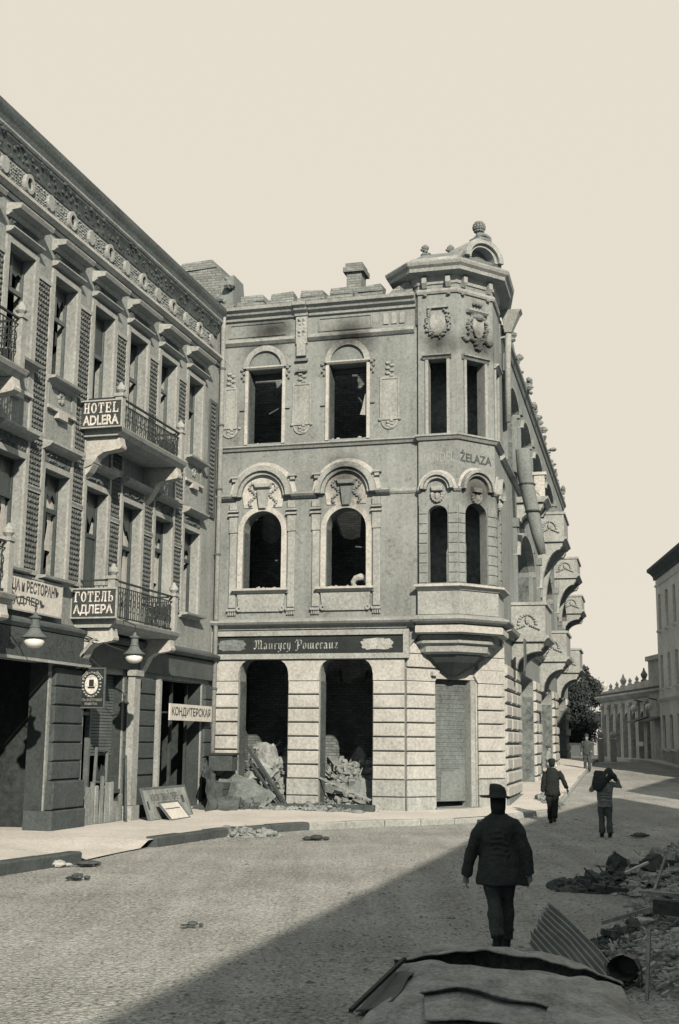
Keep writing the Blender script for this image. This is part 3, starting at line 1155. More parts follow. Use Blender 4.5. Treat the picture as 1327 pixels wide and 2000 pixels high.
# drainpipe in the corner between the two houses
dp = thing('drainpipe', 'pale drainpipe running down the corner between hotel and burnt house', 'drainpipe', tuple(HOTEL(.25, .12, .2)))
mb = MB(HOTEL)
mb.tube([(.22, .14, .1), (.22, .14, 14.2), (.30, .16, 14.6), (.38, .20, 15.05)], .075, 8)
mb.build('pipe', M['trim'], dp, smooth=True)
for z in (1.5, 3.6, 5.6, 7.6, 9.6, 11.6, 13.4):
    mb = MB(HOTEL)
    mb.lathe((.22, .14, z), [(.076, 0), (.098, .005), (.098, .06), (.076, .065)], 10)
    mb.bar((.22, .0, z + .03), (.22, .12, z + .03), .03, .03)
    mb.build('pipe_clip', M['hotel_dark'], dp)


# ---------------------------------------------------------------- signs of the hotel
def board_sign(name, label, frame, s0, s1, o0, o1, z0, z1, mb_, m_rim=None, cat='sign', rim=.03):
    t = thing(name, label, cat, tuple(frame((s0 + s1) / 2, o0, z0)))
    b = MB(frame)
    b.box(s0, s1, o0, o1, z0, z1)
    b.build('board', mb_, t)
    if m_rim:
        r = MB(frame)
        r.slab(rect(s0 - rim, s1 + rim, z0 - rim, z1 + rim), [rect(s0 + .004, s1 - .004, z0 + .004, z1 - .004)], o0 - .01, o1 + .015)
        r.build('rim', m_rim, t)
    return t


# plane facing the camera at the near end of the middle balconies: its s axis runs out of the hotel wall
END = Frame(HOTEL(9.08, 0, 0), HOTEL.n, HOTEL.e)
t = board_sign('hotel_sign', 'dark sign reading HOTEL ADLERA on the end of the upper balcony', END, .02, 1.06, .0, .03, 9.36, 9.98, M['sign_dark'], M['hotel_trim'])
mb = MB(END)
serif_on(mb, 'HOTEL', .08, 1.0, 9.69, 9.94, .036)
mb.build('lettering', M['letter_white'], t)
mb = MB(END)
text_on(mb, 'ADLERA', .08, 1.0, 9.40, 9.64, .036, .03)
mb.build('lettering', M['letter_white'], t)
t = board_sign('hotel_sign', 'dark sign in Cyrillic capitals on the end of the lower balcony', END, .02, 1.12, .0, .03, 4.88, 5.52, M['sign_dark'], M['hotel_trim'])
mb = MB(END)
serif_on(mb, 'ГОТЕЛЬ', .06, 1.07, 5.23, 5.47, .036)
mb.build('lettering', M['letter_white'], t)
mb = MB(END)
text_on(mb, 'АДЛЕРА', .06, 1.05, 4.92, 5.17, .036, .03)
mb.build('lettering', M['letter_white'], t)

# restaurant board hung below the window between the balconies
t = board_sign('restaurant_sign', 'pale restaurant sign with tall black Cyrillic letters under a first floor window', HOTEL, 9.86, 12.5, .12, .15, 4.80, 5.50, M['sign_pale'], M['hotel_trim'])
HR = Frame(HOTEL(12.5, 0, 0), -HOTEL.e, HOTEL.n)      # reads left to right from the street
mb = MB(HR)
text_on(mb, 'НИЦА и РЕСТОРАНЪ', .14, 2.5, 5.14, 5.44, .155, .03)
mb.build('lettering', M['letter_dark'], t)
mb = MB(HR)
text_on(mb, 'АДЛЕРЪ', .55, 1.9, 4.85, 5.06, .155, .03, warp=lambda p, u: (p[0], p[1], p[2] + .05 * sin(pi * u)))
mb.build('lettering', M['letter_dark'], t)
mb = MB(HOTEL)
for s in (10.1, 12.2):
    mb.box(s, s + .05, .0, .12, 5.2, 5.24)
mb.build('stay', M['iron'], t)

# relief letters on the lintel
mb = MB(Frame(HOTEL(15.9, 0, 0), -HOTEL.e, HOTEL.n))
text_on(mb, 'ЦУКЕРНЯ', 1.2, 4.3, 3.94, 4.32, .226, .02)
mb.build('lettering', M['letter_dark'], lb)
mb = MB(Frame(HOTEL(15.9, 0, 0), -HOTEL.e, HOTEL.n))
text_on(mb, 'НИКА', 4.75, 6.7, 3.94, 4.32, .226, .02)
mb.build('lettering', M['letter_dark'], lb)

# confectioner's board
t = board_sign('confectioner_sign', 'long pale board reading КОНДИТЕРСКАЯ over the last hotel shop', HOTEL, .62, 3.7, .20, .24, 2.66, 3.10, M['sign_pale'], None)
mb = MB(Frame(HOTEL(3.7, 0, 0), -HOTEL.e, HOTEL.n))
text_on(mb, 'КОНДИТЕРСКАЯ', .12, 2.96, 2.74, 3.02, .246, .02)
mb.build('lettering', M['letter_dark'], t)
mb = MB(HOTEL)
mb.box(.9, .95, -.2, .20, 2.85, 2.89)
mb.box(3.4, 3.45, -.2, .20, 2.85, 2.89)
mb.build('stay', M['iron'], t)

# emblem board that hangs across the pavement
EMB = Frame(HOTEL(8.55, 0, 0), HOTEL.n, HOTEL.e)
t = board_sign('hanging_sign', 'small dark hanging sign with a pale oval wreath emblem', EMB, .02, .66, .0, .03, 2.86, 3.74, M['sign_black'], M['frame'], rim=.02)
mb = MB(EMB)
mb.slab([(.34 + .17 * cos(2 * pi * i / 20), 3.38 + .22 * sin(2 * pi * i / 20)) for i in range(20)], [], .03, .036)
mb.build('oval_field', M['letter_white'], t)
mb = MB(EMB)
for i in range(22):
    a = 2 * pi * i / 22 + .14
    mb.ball((.34 + .225 * cos(a), .036, 3.38 + .275 * sin(a)), .035, .012, .022, 5, 3)
for sx in (-1, 1):
    mb.bar((.34 + sx * .1, .036, 3.66), (.34 + sx * .24, .036, 3.50), .015, .02)
    mb.bar((.34 + sx * .13, .036, 3.68), (.34 + sx * .28, .036, 3.52), .015, .02)
mb.build('wreath', M['letter_grey'], t)
mb = MB(EMB)
mb.box(.28, .40, .036, .042, 3.34, 3.49)
mb.box(.25, .43, .036, .041, 3.29, 3.332)
mb.build('emblem', M['sign_black'], t)
mb = MB(EMB)
text_on(mb, 'РУСЬ ВОСТОЧНОЕ', .06, .62, 3.00, 3.06, .034, .01)
mb.build('lettering', M['letter_grey'], t)
mb = MB(EMB)
text_on(mb, 'ОБЩЕСТВО', .18, .5, 2.91, 2.965, .034, .01)
mb.build('lettering', M['letter_grey'], t)
mb = MB(EMB)
mb.bar((.02, .015, 3.765), (.7, .015, 3.765), .025, .025)
mb.bar((.0, .015, 4.2), (.55, .015, 3.77), .015, .015)
mb.build('hanger', M['iron'], t)


# ---------------------------------------------------------------- gas lamps that hang before the hotel
def lamp(s, o, z, label):
    t = thing('pendant_lamp', label, 'lamp', tuple(HOTEL(s, o, z)), 'pendant street lamps before the hotel')
    mb = MB(HOTEL)
    mb.lathe((s, o, z + .30), [(.10, .0), (.11, .02), (.085, .05), (.085, .17), (.12, .19), (.13, .21), (.05, .25), (.03, .30), (.02, .32)], 12)
    mb.build('body', M['iron_grey'], t)
    mb = MB(HOTEL)
    mb.lathe((s, o, z + .11), [(.255, .0), (.26, .02), (.21, .045), (.16, .09), (.12, .15), (.10, .188)], 16)
    mb.build('lamp_shade', M['iron_grey'], t)
    mb = MB(HOTEL)
    mb.lathe((s, o, z), [(.03, -.09), (.11, -.075), (.175, -.03), (.20, .03), (.19, .09), (.175, .108)], 14)
    mb.build('globe', M['enamel'], t, smooth=True)
    mb = MB(HOTEL)
    mb.tube([(s, o, z + .62), (s, o, z + .78)], .012, 5)
    mb.tube([(s + .05 * cos(a), o, z + .70 + .05 * sin(a)) for a in [i * pi / 5 for i in range(10)]], .009, 4)
    mb.tube([(s, o, z + .78), (s, o * .75, z + .92), (s, o * .4, z + .90), (s, 0.0, z + .80)], .016, 5)
    mb.build('hanger', M['iron'], t)


lamp(13.14, 1.35, 3.96, 'pendant lamp with white globe in front of the dark shop lintel, below the restaurant sign')
lamp(8.52, 1.35, 3.95, 'pendant lamp with white globe under the lower middle balcony, beside its bracket')

# light iron stays under the lower balcony bracket
st = thing('awning_frame', 'bent iron awning stays under the white balcony bracket', 'awning frame', tuple(HOTEL(8.6, 0, 3.7)))
mb = MB(HOTEL)
mb.tube([(8.97, .02, 3.78), (8.97, .50, 4.36), (8.97, .62, 4.40)], .028, 5)
mb.build('strut', M['hotel_trim'], st)
mb = MB(HOTEL)
mb.tube([(8.97, .05, 4.58), (8.7, .9, 4.22), (8.2, 1.3, 4.05)], .014, 4)
mb.tube([(8.97, .05, 4.52), (8.8, .5, 4.30)], .014, 4)
mb.build('rod', M['iron'], st)
# ================================================================ the burnt corner house
house = thing('burnt_corner_house', 'roofless burnt corner house with arched windows and an eight sided corner turret', 'building', tuple(FRONT(4, 0, 0)))
H = house
FW = 5.856

# ---- front wall
WIN3 = [(0.93, 2.03), (3.51, 4.69)]
WIN2 = [(0.87, 2.09), (3.47, 4.70)]
GOP = [(0.86, 2.37), (3.34, 4.91)]
holes = [rect(a, b, 11.05, 13.36) for a, b in WIN3]
holes += [arch_top(a, b, 6.60, 8.33) for a, b in WIN2]
holes += [round_corner(a, b, .16, 4.02, 4.50) for a, b in GOP]
mb = MB(FRONT)
top = [(6.25, -.3), (6.25, 15.02), (-.1, 15.02), (-.1, -.3)]
mb.slab([(-.1, -.3), (5.84, -.3), (5.84, 4.6), (6.25, 5.2), (6.25, 15.0), (-.1, 15.0)], holes, -.55, 0)
mb.build('front_wall', M['plaster'], H)

# scorched brick jambs on the left side of every opening, and under the heads
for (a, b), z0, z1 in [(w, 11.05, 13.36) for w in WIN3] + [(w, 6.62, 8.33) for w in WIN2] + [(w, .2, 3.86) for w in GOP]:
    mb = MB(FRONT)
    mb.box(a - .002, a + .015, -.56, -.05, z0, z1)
    mb.build('dark_jamb', M['reveal'], H)

# rusticated piers: every course a stone
rnd = random.Random(5)


def courses(fr, s0, s1, o0, o1, name='stone_block', m='stone', zt=3.865, step=.398, zlow=1.06, c=.022):
    z = zt
    while z - step > zlow - .1:
        mb = MB(fr)
        mb.chamfer_box(s0, s1, o0, o1 + rnd.uniform(0, .012), z - step + .019, z - .019, c)
        mb.build(name, M[m], H)
        z -= step
    mb = MB(fr)
    mb.box(s0 + .01, s1 - .01, .002, .021, z, zt + .02)
    mb.build('joint_backing', M['joint'], H)
    # plain plinth courses
    for a, b in ((.62, z), (.16, .605)):
        mb = MB(fr)
        mb.chamfer_box(s0 - .01, s1 + .01, o0, o1 + .012, a + .006, b - .006, .012)
        mb.build('plinth_stone', M['base_stone'], H)
    mb = MB(fr)
    mb.box(s0 - .02, s1 + .02, o0, o1 + .05, -.2, .155)
    mb.build('plinth_stone', M['plinth'], H)


for (a, b) in ((-.03, .84), (2.39, 3.32), (4.93, 5.85)):
    courses(FRONT, a, b, .022, .085)
# voussoir course at the spring of the openings
for (a, b, la, lb) in ((-.03, .84, 0, 1), (2.39, 3.32, 1, 1), (4.93, 5.85, 1, 0)):
    mb = MB(FRONT)
    pts = [(a, 3.868), (b, 3.868)]
    if lb:
        pts += [(b, 4.04), (b + .04, 4.24), (b + .12, 4.37), (b + .26, 4.47)]
    else:
        pts += [(b, 4.47)]
    if la:
        pts += [(a - .26, 4.47), (a - .12, 4.37), (a - .04, 4.24), (a, 4.04)]
    else:
        pts += [(a, 4.47)]
    mb.slab(pts, [], .003, .085)
    mb.build('stone_block', M['stone'], H)

# belt cornice over the ground floor
mb = MB(FRONT)
mb.extrude_s([(0, 5.36), (.10, 5.36), (.12, 5.46), (.30, 5.50), (.36, 5.56), (.36, 5.60), (.18, 5.66), (0, 5.70)], -.06, 6.15)
mb.build('belt_cornice', M['trim'], H)
# sill band of the top floor
mb = MB(FRONT)
mb.extrude_s([(0, 10.82), (.06, 10.82), (.10, 10.88), (.16, 10.92), (.16, 10.96), (0, 11.0)], -.08, 6.22)
mb.build('string_course', M['trim'], H)
# architrave and cornice of the top
mb = MB(FRONT)
mb.extrude_s([(0, 14.16), (.05, 14.18), (.14, 14.26), (.14, 14.32), (.05, 14.36), (0, 14.40)], -.08, 2.42)
mb.extrude_s([(0, 14.16), (.05, 14.18), (.14, 14.26), (.14, 14.32), (.05, 14.36), (0, 14.40)], 2.86, 6.15)
mb.build('architrave', M['trim'], H)
mb = MB(FRONT)
prof = [(0, 14.96), (.08, 14.98), (.10, 15.06), (.22, 15.12), (.26, 15.20), (.36, 15.24), (.38, 15.34), (.0, 15.40)]
for a, b, k in ((-.1, 2.40, 0), (2.42, 2.84, .05), (2.86, 6.20, 0)):
    mb = MB(FRONT)
    mb.extrude_s([(p[0] + (k if p[0] else 0), p[1]) for p in prof], a, b)
    mb.build('main_cornice', M['trim'], H)
# panelled frieze with little round headed recess blocks
for s in (5.2, 5.45, 5.7):
    mb = MB(FRONT)
    mb.slab(arch_top(s, s + .16, 14.52, 14.80, .08, 6), [], 0, .04)
    mb.build('frieze_tab', M['trim'], H)
for (a, b) in ((.25, 2.1), (3.15, 4.85)):
    mb = MB(FRONT)
    mb.slab(rect(a, b, 14.45, 14.90), [rect(a + .05, b - .05, 14.50, 14.85)], 0, .03)
    mb.build('frieze_panel', M['plaster'], H)
# console between the top windows
mb = MB(FRONT)
mb.box(2.46, 2.82, 0, .10, 14.10, 14.95)
mb.box(2.50, 2.78, 0, .13, 13.70, 14.09)
bumps(mb, 2.5, 2.78, 14.3, 14.9, .10, .12, .06, .8, 3)
mb.build('console', M['trim'], H)
mb = MB(FRONT)
mb.box(2.44, 2.84, 0, .10, 13.54, 13.62)
mb.box(2.46, 2.82, 0, .12, 13.20, 13.26)
mb.build('console_drop', M['plinth'], H)

# parapet remnants: blocks of brickwork in two tiers
rnd = random.Random(8)
s = .02
for i, (a, b) in enumerate(((.02, .42), (.50, 1.42), (1.48, 2.40), (2.46, 3.36), (3.42, 4.28), (4.30, 5.20))):
    mb = MB(FRONT)
    j = lambda: rnd.uniform(-.03, .03)
    mb.loft([[(a + j(), -.46, 15.37), (b + j(), -.46, 15.37), (b + j(), .08, 15.37), (a + j(), .08, 15.37)],
             [(a + .02 + j(), -.46, 15.60), (b - .02 + j(), -.46, 15.60), (b - .02 + j(), .06, 15.58 + j()), (a + .02 + j(), .06, 15.58 + j())]])
    if i > 0:
        mb.loft([[(a + .10 + j(), -.46, 15.606), (b - .04 + j(), -.46, 15.606), (b - .04 + j(), .04, 15.606), (a + .10 + j(), .04, 15.606)],
                 [(a + .14 + j(), -.46, 15.80 + j()), (b - .06 + j(), -.46, 15.80 + j()), (b - .08 + j(), .02, 15.80 + j()), (a + .12 + j(), .02, 15.79 + j())]])
    mb.build('parapet_block', M['brick_front'], H)
for i in range(26):
    s = rnd.uniform(0, 5.3)
    mb = MB(FRONT)
    mb.rock((s, rnd.uniform(-.1, .22), 15.43), rnd.uniform(.03, .07), i)
    mb.build('loose_brick', M['brick_front'], H)

# top floor window dressings
for (a, b) in WIN3:
    c = (a + b) / 2
    mb = MB(FRONT)
    w = .10
    mb.box(a - w, a, 0, .045, 11.02, 13.36)
    mb.box(b, b + w, 0, .045, 11.02, 13.36)
    mb.build('window_surround', M['trim_pale'], H)
    mb = MB(FRONT)
    mb.arch(c, 13.42, .53, .70, 0, .11, 0, pi, 18)
    mb.build('arch_moulding', M['trim'], H)
    mb = MB(FRONT)
    mb.slab([(c + .528 * cos(pi * i / 14), 13.42 + .528 * sin(pi * i / 14)) for i in range(15)], [], .0, .02)
    mb.build('tympanum', M['plinth'], H)
    mb = MB(FRONT)
    mb.extrude_s([(0, 13.37), (.06, 13.37), (.12, 13.42), (.12, 13.46), (0, 13.48)], a - .06, b + .06)
    mb.build('window_head', M['trim_pale'], H)
    for s in (a - .18, b + .18):
        mb = MB(FRONT)
        for k, z in enumerate((13.46, 13.40, 13.28, 13.18, 13.08)):
            mb.ball((s + .03 * (-1) ** k, .03, z), .075 - .01 * k, .06, .06, 6, 4)
        mb.build('volute', M['plaster'], H)
        mb = MB(FRONT)
        mb.box(s - .07, s + .07, 0, .06, 12.10, 12.15)
        mb.build('jamb_tab', M['plaster'], H)
    mb = MB(FRONT)
    mb.box(a + .03, b - .03, -.52, -.42, 13.18, 13.34)
    mb.build('charred_lintel', M['timber'], H)
# a splintered shutter still hangs in the right top window
mb = MB(FRONT)
mb.slab([(4.66, 11.75), (4.46, 11.78), (4.52, 11.95), (4.62, 12.40), (4.66, 12.45)], [], -.10, -.06)
mb.build('broken_shutter', M['hotel_trim'], H)

# carved panels beside and between the top windows
for (a, b) in ((.14, .58), (2.36, 2.96), (5.10, 5.70)):
    mb = MB(FRONT)
    mb.slab(arch_top(a, b, 11.55, 12.85, .05, 4), [rect(a + .06, b - .06, 11.6, 12.80)], 0, .035)
    c = (a + b) / 2
    mb.arch(c, 11.52, .2, .26, 0, .04, pi, 2 * pi, 10)
    mb.build('panel_frame', M['trim'], H)
    mb = MB(FRONT)
    mb.slab(rect(a + .062, b - .062, 11.603, 12.797), [], 0, .012)
    mb.build('panel_field', M['trim'], H)
    mb = MB(FRONT)
    for k in range(5):
        mb.ball((c + .05 * (-1) ** k, .02, 11.32 + .05 * k), .09 - .008 * k, .05, .05, 6, 4)
    mb.build('panel_ornament', M['trim'], H)
    mb = MB(FRONT)
    for k in range(6):
        mb.ball((c + .06 * (-1) ** k, .02, 12.9 + .08 * k), .10 - .004 * k, .05, .05, 6, 4)
    mb.build('panel_crest', M['trim'], H)
    for sx in (-1, 1):
        mb = MB(FRONT)
        mb.ball((c + sx * .30, .02, 11.56), .06, .06, .05, 6, 4)
        mb.build('panel_knob', M['trim'], H)

# first floor window dressings
for n, (a, b) in enumerate(WIN2):
    c = (a + b) / 2
    mb = MB(FRONT)
    mb.slab([(a - .16, 6.58), (a, 6.58)] + [(c + .61 * cos(pi - pi * i / 16), 8.33 + .61 * sin(pi * i / 16)) for i in range(17)] + [(b, 6.58), (b + .16, 6.58), (b + .16, 8.33)] +
            [(c + .77 * cos(pi * i / 16), 8.33 + .77 * sin(pi * i / 16)) for i in range(1, 16)] + [(a - .16, 8.33)], [], 0, .05)
    mb.build('window_surround', M['trim_pale'], H)
    mb = MB(FRONT)
    mb.arch(c, 9.38, .66, .76, 0, .16, 0, pi, 22)
    mb.arch(c, 9.38, .765, .92, 0, .26, 0, pi, 22)
    mb.build('arch_hood', M['trim'], H)
    mb = MB(FRONT)
    mb.arch(c, 9.38, .925, 1.06, 0, .035, .1, pi - .1, 22)
    mb.build('arch_rim', M['trim_pale'], H)
    mb = MB(FRONT)
    mb.slab([(c + .655 * cos(pi * i / 14), 9.40 + .655 * sin(pi * i / 14)) for i in range(15)] + [(c - .60, 9.05), (c + .60, 9.05)], [], 0, .03)
    mb.build('tympanum', M['trim_pale'], H)
    # cartouche: scroll, mask and garlands
    mb = MB(FRONT)
    mb.loft([[(c - .26, .03, 9.62), (c + .26, .03, 9.62), (c + .30, .03, 9.80), (c - .30, .03, 9.80)], [(c - .22, .17, 9.66), (c + .22, .17, 9.66), (c + .26, .17, 9.77), (c - .26, .17, 9.77)]])
    mb.loft([[(c - .13, .03, 8.98), (c + .13, .03, 8.98), (c + .20, .03, 9.6), (c - .20, .03, 9.6)], [(c - .09, .14, 9.02), (c + .09, .14, 9.02), (c + .15, .18, 9.56), (c - .15, .18, 9.56)]])
    mb.build('keystone', M['trim'] if n == 0 else M['plinth'], H)
    rr = random.Random(n)
    for sx in (-1, 1):
        mb = MB(FRONT)
        for k in range(12):
            z = 9.78 - .06 * k
            mb.ball((c + sx * (.33 + .10 * sin(k * .8)), .05, z), rr.uniform(.035, .07), .06, rr.uniform(.03, .05), 6, 4)
        mb.build('garland', M['trim'] if n == 0 else M['plinth'], H)
    # flanking pilaster strips with capitals
    for s in (a - .42, b + .20):
        mb = MB(FRONT)
        mb.chamfer_box(s, s + .22, 0, .06, 6.02, 8.28, .015)
        mb.build('pilaster', M['trim'], H)
        mb = MB(FRONT)
        mb.box(s - .02, s + .24, 0, .07, 8.30, 8.78)
        mb.box(s - .05, s + .27, 0, .13, 8.80, 8.86)
        mb.box(s - .05, s + .27, 0, .11, 8.93, 8.98)
        mb.box(s - .01, s + .23, 0, .09, 9.0, 9.22)
        mb.build('capital', M['trim'], H)
        mb = MB(FRONT)
        mb.box(s - .03, s + .25, 0, .11, 5.92, 5.99)
        for q in range(4):
            mb.box(s + .065 * q, s + .035 + .065 * q, 0, .07, 5.80, 5.91)
        mb.build('pilaster_foot', M['trim'], H)
        mb = MB(FRONT)
        mb.box(s + .0, s + .26, 0, .16, 9.96, 10.02)
        mb.box(s + .06, s + .20, 0, .12, 9.86, 9.955)
        mb.build('guttae', M['trim'], H)
    # sill and apron
    mb = MB(FRONT)
    mb.extrude_s([(-.3, 6.44), (.10, 6.44), (.14, 6.50), (.24, 6.52), (.24, 6.58), (-.3, 6.60)], a - .26, b + .26)
    mb.build('window_sill', M['trim_pale'], H)
    mb = MB(FRONT)
    mb.slab([(a - .14, 6.43), (a - .10, 6.1), (a - .02, 5.90), (b + .02, 5.90), (b + .10, 6.1), (b + .14, 6.43)], [], 0, .07)
    for sx in (a - .06, b + .06):
        mb.arch(sx, 5.99, .03, .09, 0, .10, 0, 2 * pi, 12)
    mb.build('apron', M['trim'], H)
# string course at the spring of the hoods
mb = MB(FRONT)
prof = [(0, 9.28), (.05, 9.28), (.16, 9.34), (.22, 9.40), (.22, 9.43), (0, 9.48)]
for (a, b) in ((-.02, .56), (2.40, 3.16), (5.01, 5.42)):
    mb.extrude_s(prof, a, b)
    mb.build('hood_string', M['trim'], H)
    mb = MB(FRONT)
mb.extrude_s([(0, 9.30), (.03, 9.30), (.07, 9.36), (.07, 9.42), (0, 9.46)], 5.43, 6.2)
mb.build('hood_string', M['trim'], H)

# the shop sign: framed black glass board with a painted name
sg = thing('shop_sign', 'long framed black board reading Maurycy Pomeranz in gothic letters over the burnt shop', 'sign', tuple(FRONT(2.9, .1, 4.5)))
mb = MB(FRONT)
mb.box(-.02, 5.92, .063, .10, 4.56, 5.25)
mb.build('board', M['sign_black'], sg)
mb = MB(FRONT)
mb.slab(rect(-.10, 6.0, 4.49, 5.32), [rect(.07, 5.83, 4.64, 5.17)], .064, .17)
mb.build('frame', M['trim'], sg)
mb = MB(FRONT)
x = blackletter(mb, 'Maurycy Pomeranz', 1.32, 4.79, .165, .106, .118)
mb.build('lettering', M['letter_grey'], sg)
for n, (c, w) in enumerate(((.62, .42), (5.05, .46))):
    mb = MB(FRONT)
    pts = []
    for i in range(40):
        a = 2 * pi * i / 40
        k = 1 + .06 * sin(9 * a) + .04 * sin(13 * a + 1)
        cs, sn = cos(a), sin(a)
        pts.append((c + w * k * math.copysign(abs(cs) ** .45, cs), 4.905 + .16 * k * math.copysign(abs(sn) ** .6, sn)))
    mb.slab(pts, [], .10, .106)
    mb.build('scroll_panel', mat('worn_scroll_panel', .17 if n == 0 else .33, .5, 5, 16, .8, .1), sg)

# ---- chamfered corner with the doorway
mb = MB(CHAM)
dr = round_corner(1.05, 2.62, .16, 3.7, 4.35)
mb.slab([(0.02, -.3), (3.69, -.3), (3.69, 5.3), (0.02, 5.3)], [rect(1.05, 2.62, .16, 3.95)], -.5, 0)
mb.build('corner_wall', M['stone'], H)
courses(CHAM, .015, 1.04, .022, .085)
courses(CHAM, 2.66, 3.70, .022, .085)
for (a, b) in ((.015, 1.04), (2.66, 3.70)):
    mb = MB(CHAM)
    if a < 1:
        mb.slab([(a, 3.868), (b, 3.868), (b + .12, 4.05), (b + .2, 4.2), (a, 4.2)], [], .003, .062)
    else:
        mb.slab([(a, 3.868), (b, 3.868), (b, 4.25), (a - .1, 4.25), (a - .14, 4.05)], [], .003, .085)
    mb.build('stone_block', M['stone'], H)
    mb = MB(CHAM)
    mb.slab(rect(a, b + .1 if a < 1 else b, 4.26, 4.62), [], .003, .085)
    mb.build('stone_block', M['stone'], H)
    mb = MB(CHAM)
    mb.slab(rect(a, b if a < 1 else b, 4.645, 5.0), [], .003, .085)
    mb.build('stone_block', M['stone'], H)
# roller shutter down in the doorway, torn plaster patch below
sh = MB(CHAM)
for i in range(58):
    z = .46 + i * .062
    sh.box(1.06, 2.42, -.30, -.265 + .012 * (i % 2), z, z + .06)
sh.build('roller_shutter', mat('grey_roller_shutter', .125, .5, 1.0, 12, .6, .3, streak=.3), H)
mb = MB(CHAM)
mb.slab([(1.45, .46), (2.38, .46), (2.38, 1.42), (2.1, 1.36), (1.85, 1.28), (1.5, 1.32)], [], -.25, -.24)
mb.build('shutter_patch', M['plinth'], H)
mb = MB(CHAM)
mb.box(2.44, 2.61, -.45, -.02, .16, 3.94)
mb.build('door_jamb', M['trim'], H)
mb = MB(CHAM)
mb.box(1.0, 2.70, -.3, .16, .10, .30)
mb.box(.85, 2.85, -.3, .36, -.1, .22)
mb.build('door_step', M['plinth'], H)

# ---- the turret: an eight sided oriel from the first floor to above the roof line
P0 = Vector((2.2951, 35.4997, 0))
P1 = Vector((3.4092, 35.1908, 0))
P2 = Vector((4.5868, 35.9941, 0))
P3 = P2 + E_SI * 1.40
dL = (P1 - P0).normalized()
nL = Vector((dL.y, -dL.x, 0))
back = -nL
P7 = P0 + (back - dL).normalized() * .80
P6 = P7 + back * 1.25
P4 = P3 + (back + dL * -.2).normalized() * 1.2
P5 = P6 + (back + dL).normalized() * .9
OCT = [P0, P1, P2, P3, P4, P5, P6, P7]
CEN = sum(OCT, Vector()) / 8
TL = Frame(P0, dL, nL)
TC = Frame(P1, E_CH, (E_CH.y, -E_CH.x, 0))
TR = Frame(P2, E_SI, (E_SI.y, -E_SI.x, 0))
WL, WC, WR = (P1 - P0).length, (P2 - P1).length, 1.40


def facet(fr, w, w3, w2, wl):
    mb = MB(fr)
    r = (w2[1] - w2[0]) / 2
    mb.slab(rect(0, w, 5.6, 15.62), [rect(w3[0], w3[1], 11.02, 13.26), arch_top(w2[0], w2[1], 6.62, 8.62, r * .9)], -.32, 0)
    mb.build('turret_wall', M['plaster'], H)
    # window dressings
    mb = MB(fr)
    mb.box(w3[0] - .09, w3[0], 0, .05, 11.0, 13.26)
    mb.box(w3[1], w3[1] + .09, 0, .05, 11.0, 13.26)
    mb.extrude_s([(0, 13.27), (.05, 13.27), (.10, 13.33), (.16, 13.36), (.16, 13.40), (0, 13.42)], w3[0] - .16, w3[1] + .14)
    mb.build('window_surround', M['trim'], H)
    c = (w2[0] + w2[1]) / 2
    mb = MB(fr)
    mb.arch(c, 9.35, r + .02, r + .10, 0, .12, 0, pi, 18)
    mb.arch(c, 9.35, r + .105, r + .19, 0, .20, 0, pi, 18)
    mb.build('arch_hood', M['trim'], H)
    mb = MB(fr)
    mb.arch(c, 9.35, r + .195, r + .28, 0, .03, .1, pi - .1, 18)
    mb.build('arch_rim', M['trim_pale'], H)
    mb = MB(fr)
    mb.loft([[(c - .17, 0, 9.28), (c + .17, 0, 9.28), (c + .19, 0, 9.46), (c - .19, 0, 9.46)], [(c - .15, .12, 9.30), (c + .15, .12, 9.30), (c + .17, .12, 9.43), (c - .17, .12, 9.43)]])
    for k in range(9):
        a = pi + pi * k / 8
        mb.ball((c + .15 * cos(a), .04, 9.20 + .2 * sin(a)), .07, .07, .06, 6, 4)
    mb.ball((c, .05, 9.12), .10, .10, .12, 7, 5)
    mb.build('keystone', M['trim'], H)
    mb = MB(fr)
    prof = [(0, 9.27), (.05, 9.28), (.10, 9.34), (.10, 9.38), (0, 9.42)]
    mb.extrude_s(prof, -.02, c - r - .2)
    mb.extrude_s(prof, c + r + .2, w + .02)
    mb.build('hood_string', M['trim'], H)
    # banded quoin blocks beside the lower window
    z = 6.62
    while z < 8.9:
        for a, b in ((.01, w2[0] - .02), (w2[1] + .02, w - .01)):
            q = MB(fr)
            q.chamfer_box(a, b, .002, .03, z + .01, z + .275, .012)
            q.build('quoin_block', M['plaster'], H)
        z += .286


facet(TL, WL, (.31, .86), (.27, .85), True)
facet(TC, WC, (.34, 1.05), (.27, 1.09), False)
facet(TR, WR, (.35, 1.05), (.30, 1.05), False)
for a, b in ((P3, P4), (P4, P5), (P5, P6), (P6, P7), (P7, P0)):
    d = (b - a).normalized()
    fr = Frame(a, d, (d.y, -d.x, 0))
    mb = MB(fr)
    z0 = 5.6 if (a, b) in ((P3, P4),) else 14.4
    mb.slab(rect(0, (b - a).length, z0, 15.62), [], -.32, 0)
    mb.build('turret_wall', M['brick_front'], H)


def ring(off, z, cen=None):
    """Octagon of the turret pushed outwards by off."""
    out = []
    for i in range(8):
        p, a, b = OCT[i], OCT[i - 1], OCT[(i + 1) % 8]
        d1, d2 = (p - a).normalized(), (b - p).normalized()
        n1, n2 = Vector((d1.y, -d1.x, 0)), Vector((d2.y, -d2.x, 0))
        m = (n1 + n2).normalized()
        k = off / max(.5, m.dot(n1))
        out.append((p.x + m.x * k, p.y + m.y * k, z))
    return out


def oct_band(name, m, prof, inner=-.1):
    mb = MB()
    rings = [ring(inner, prof[0][1])] + [ring(o, z) for o, z in prof] + [ring(inner, prof[-1][1])]
    mb.loft(rings, cap=False)
    return mb.build(name, M[m], H)


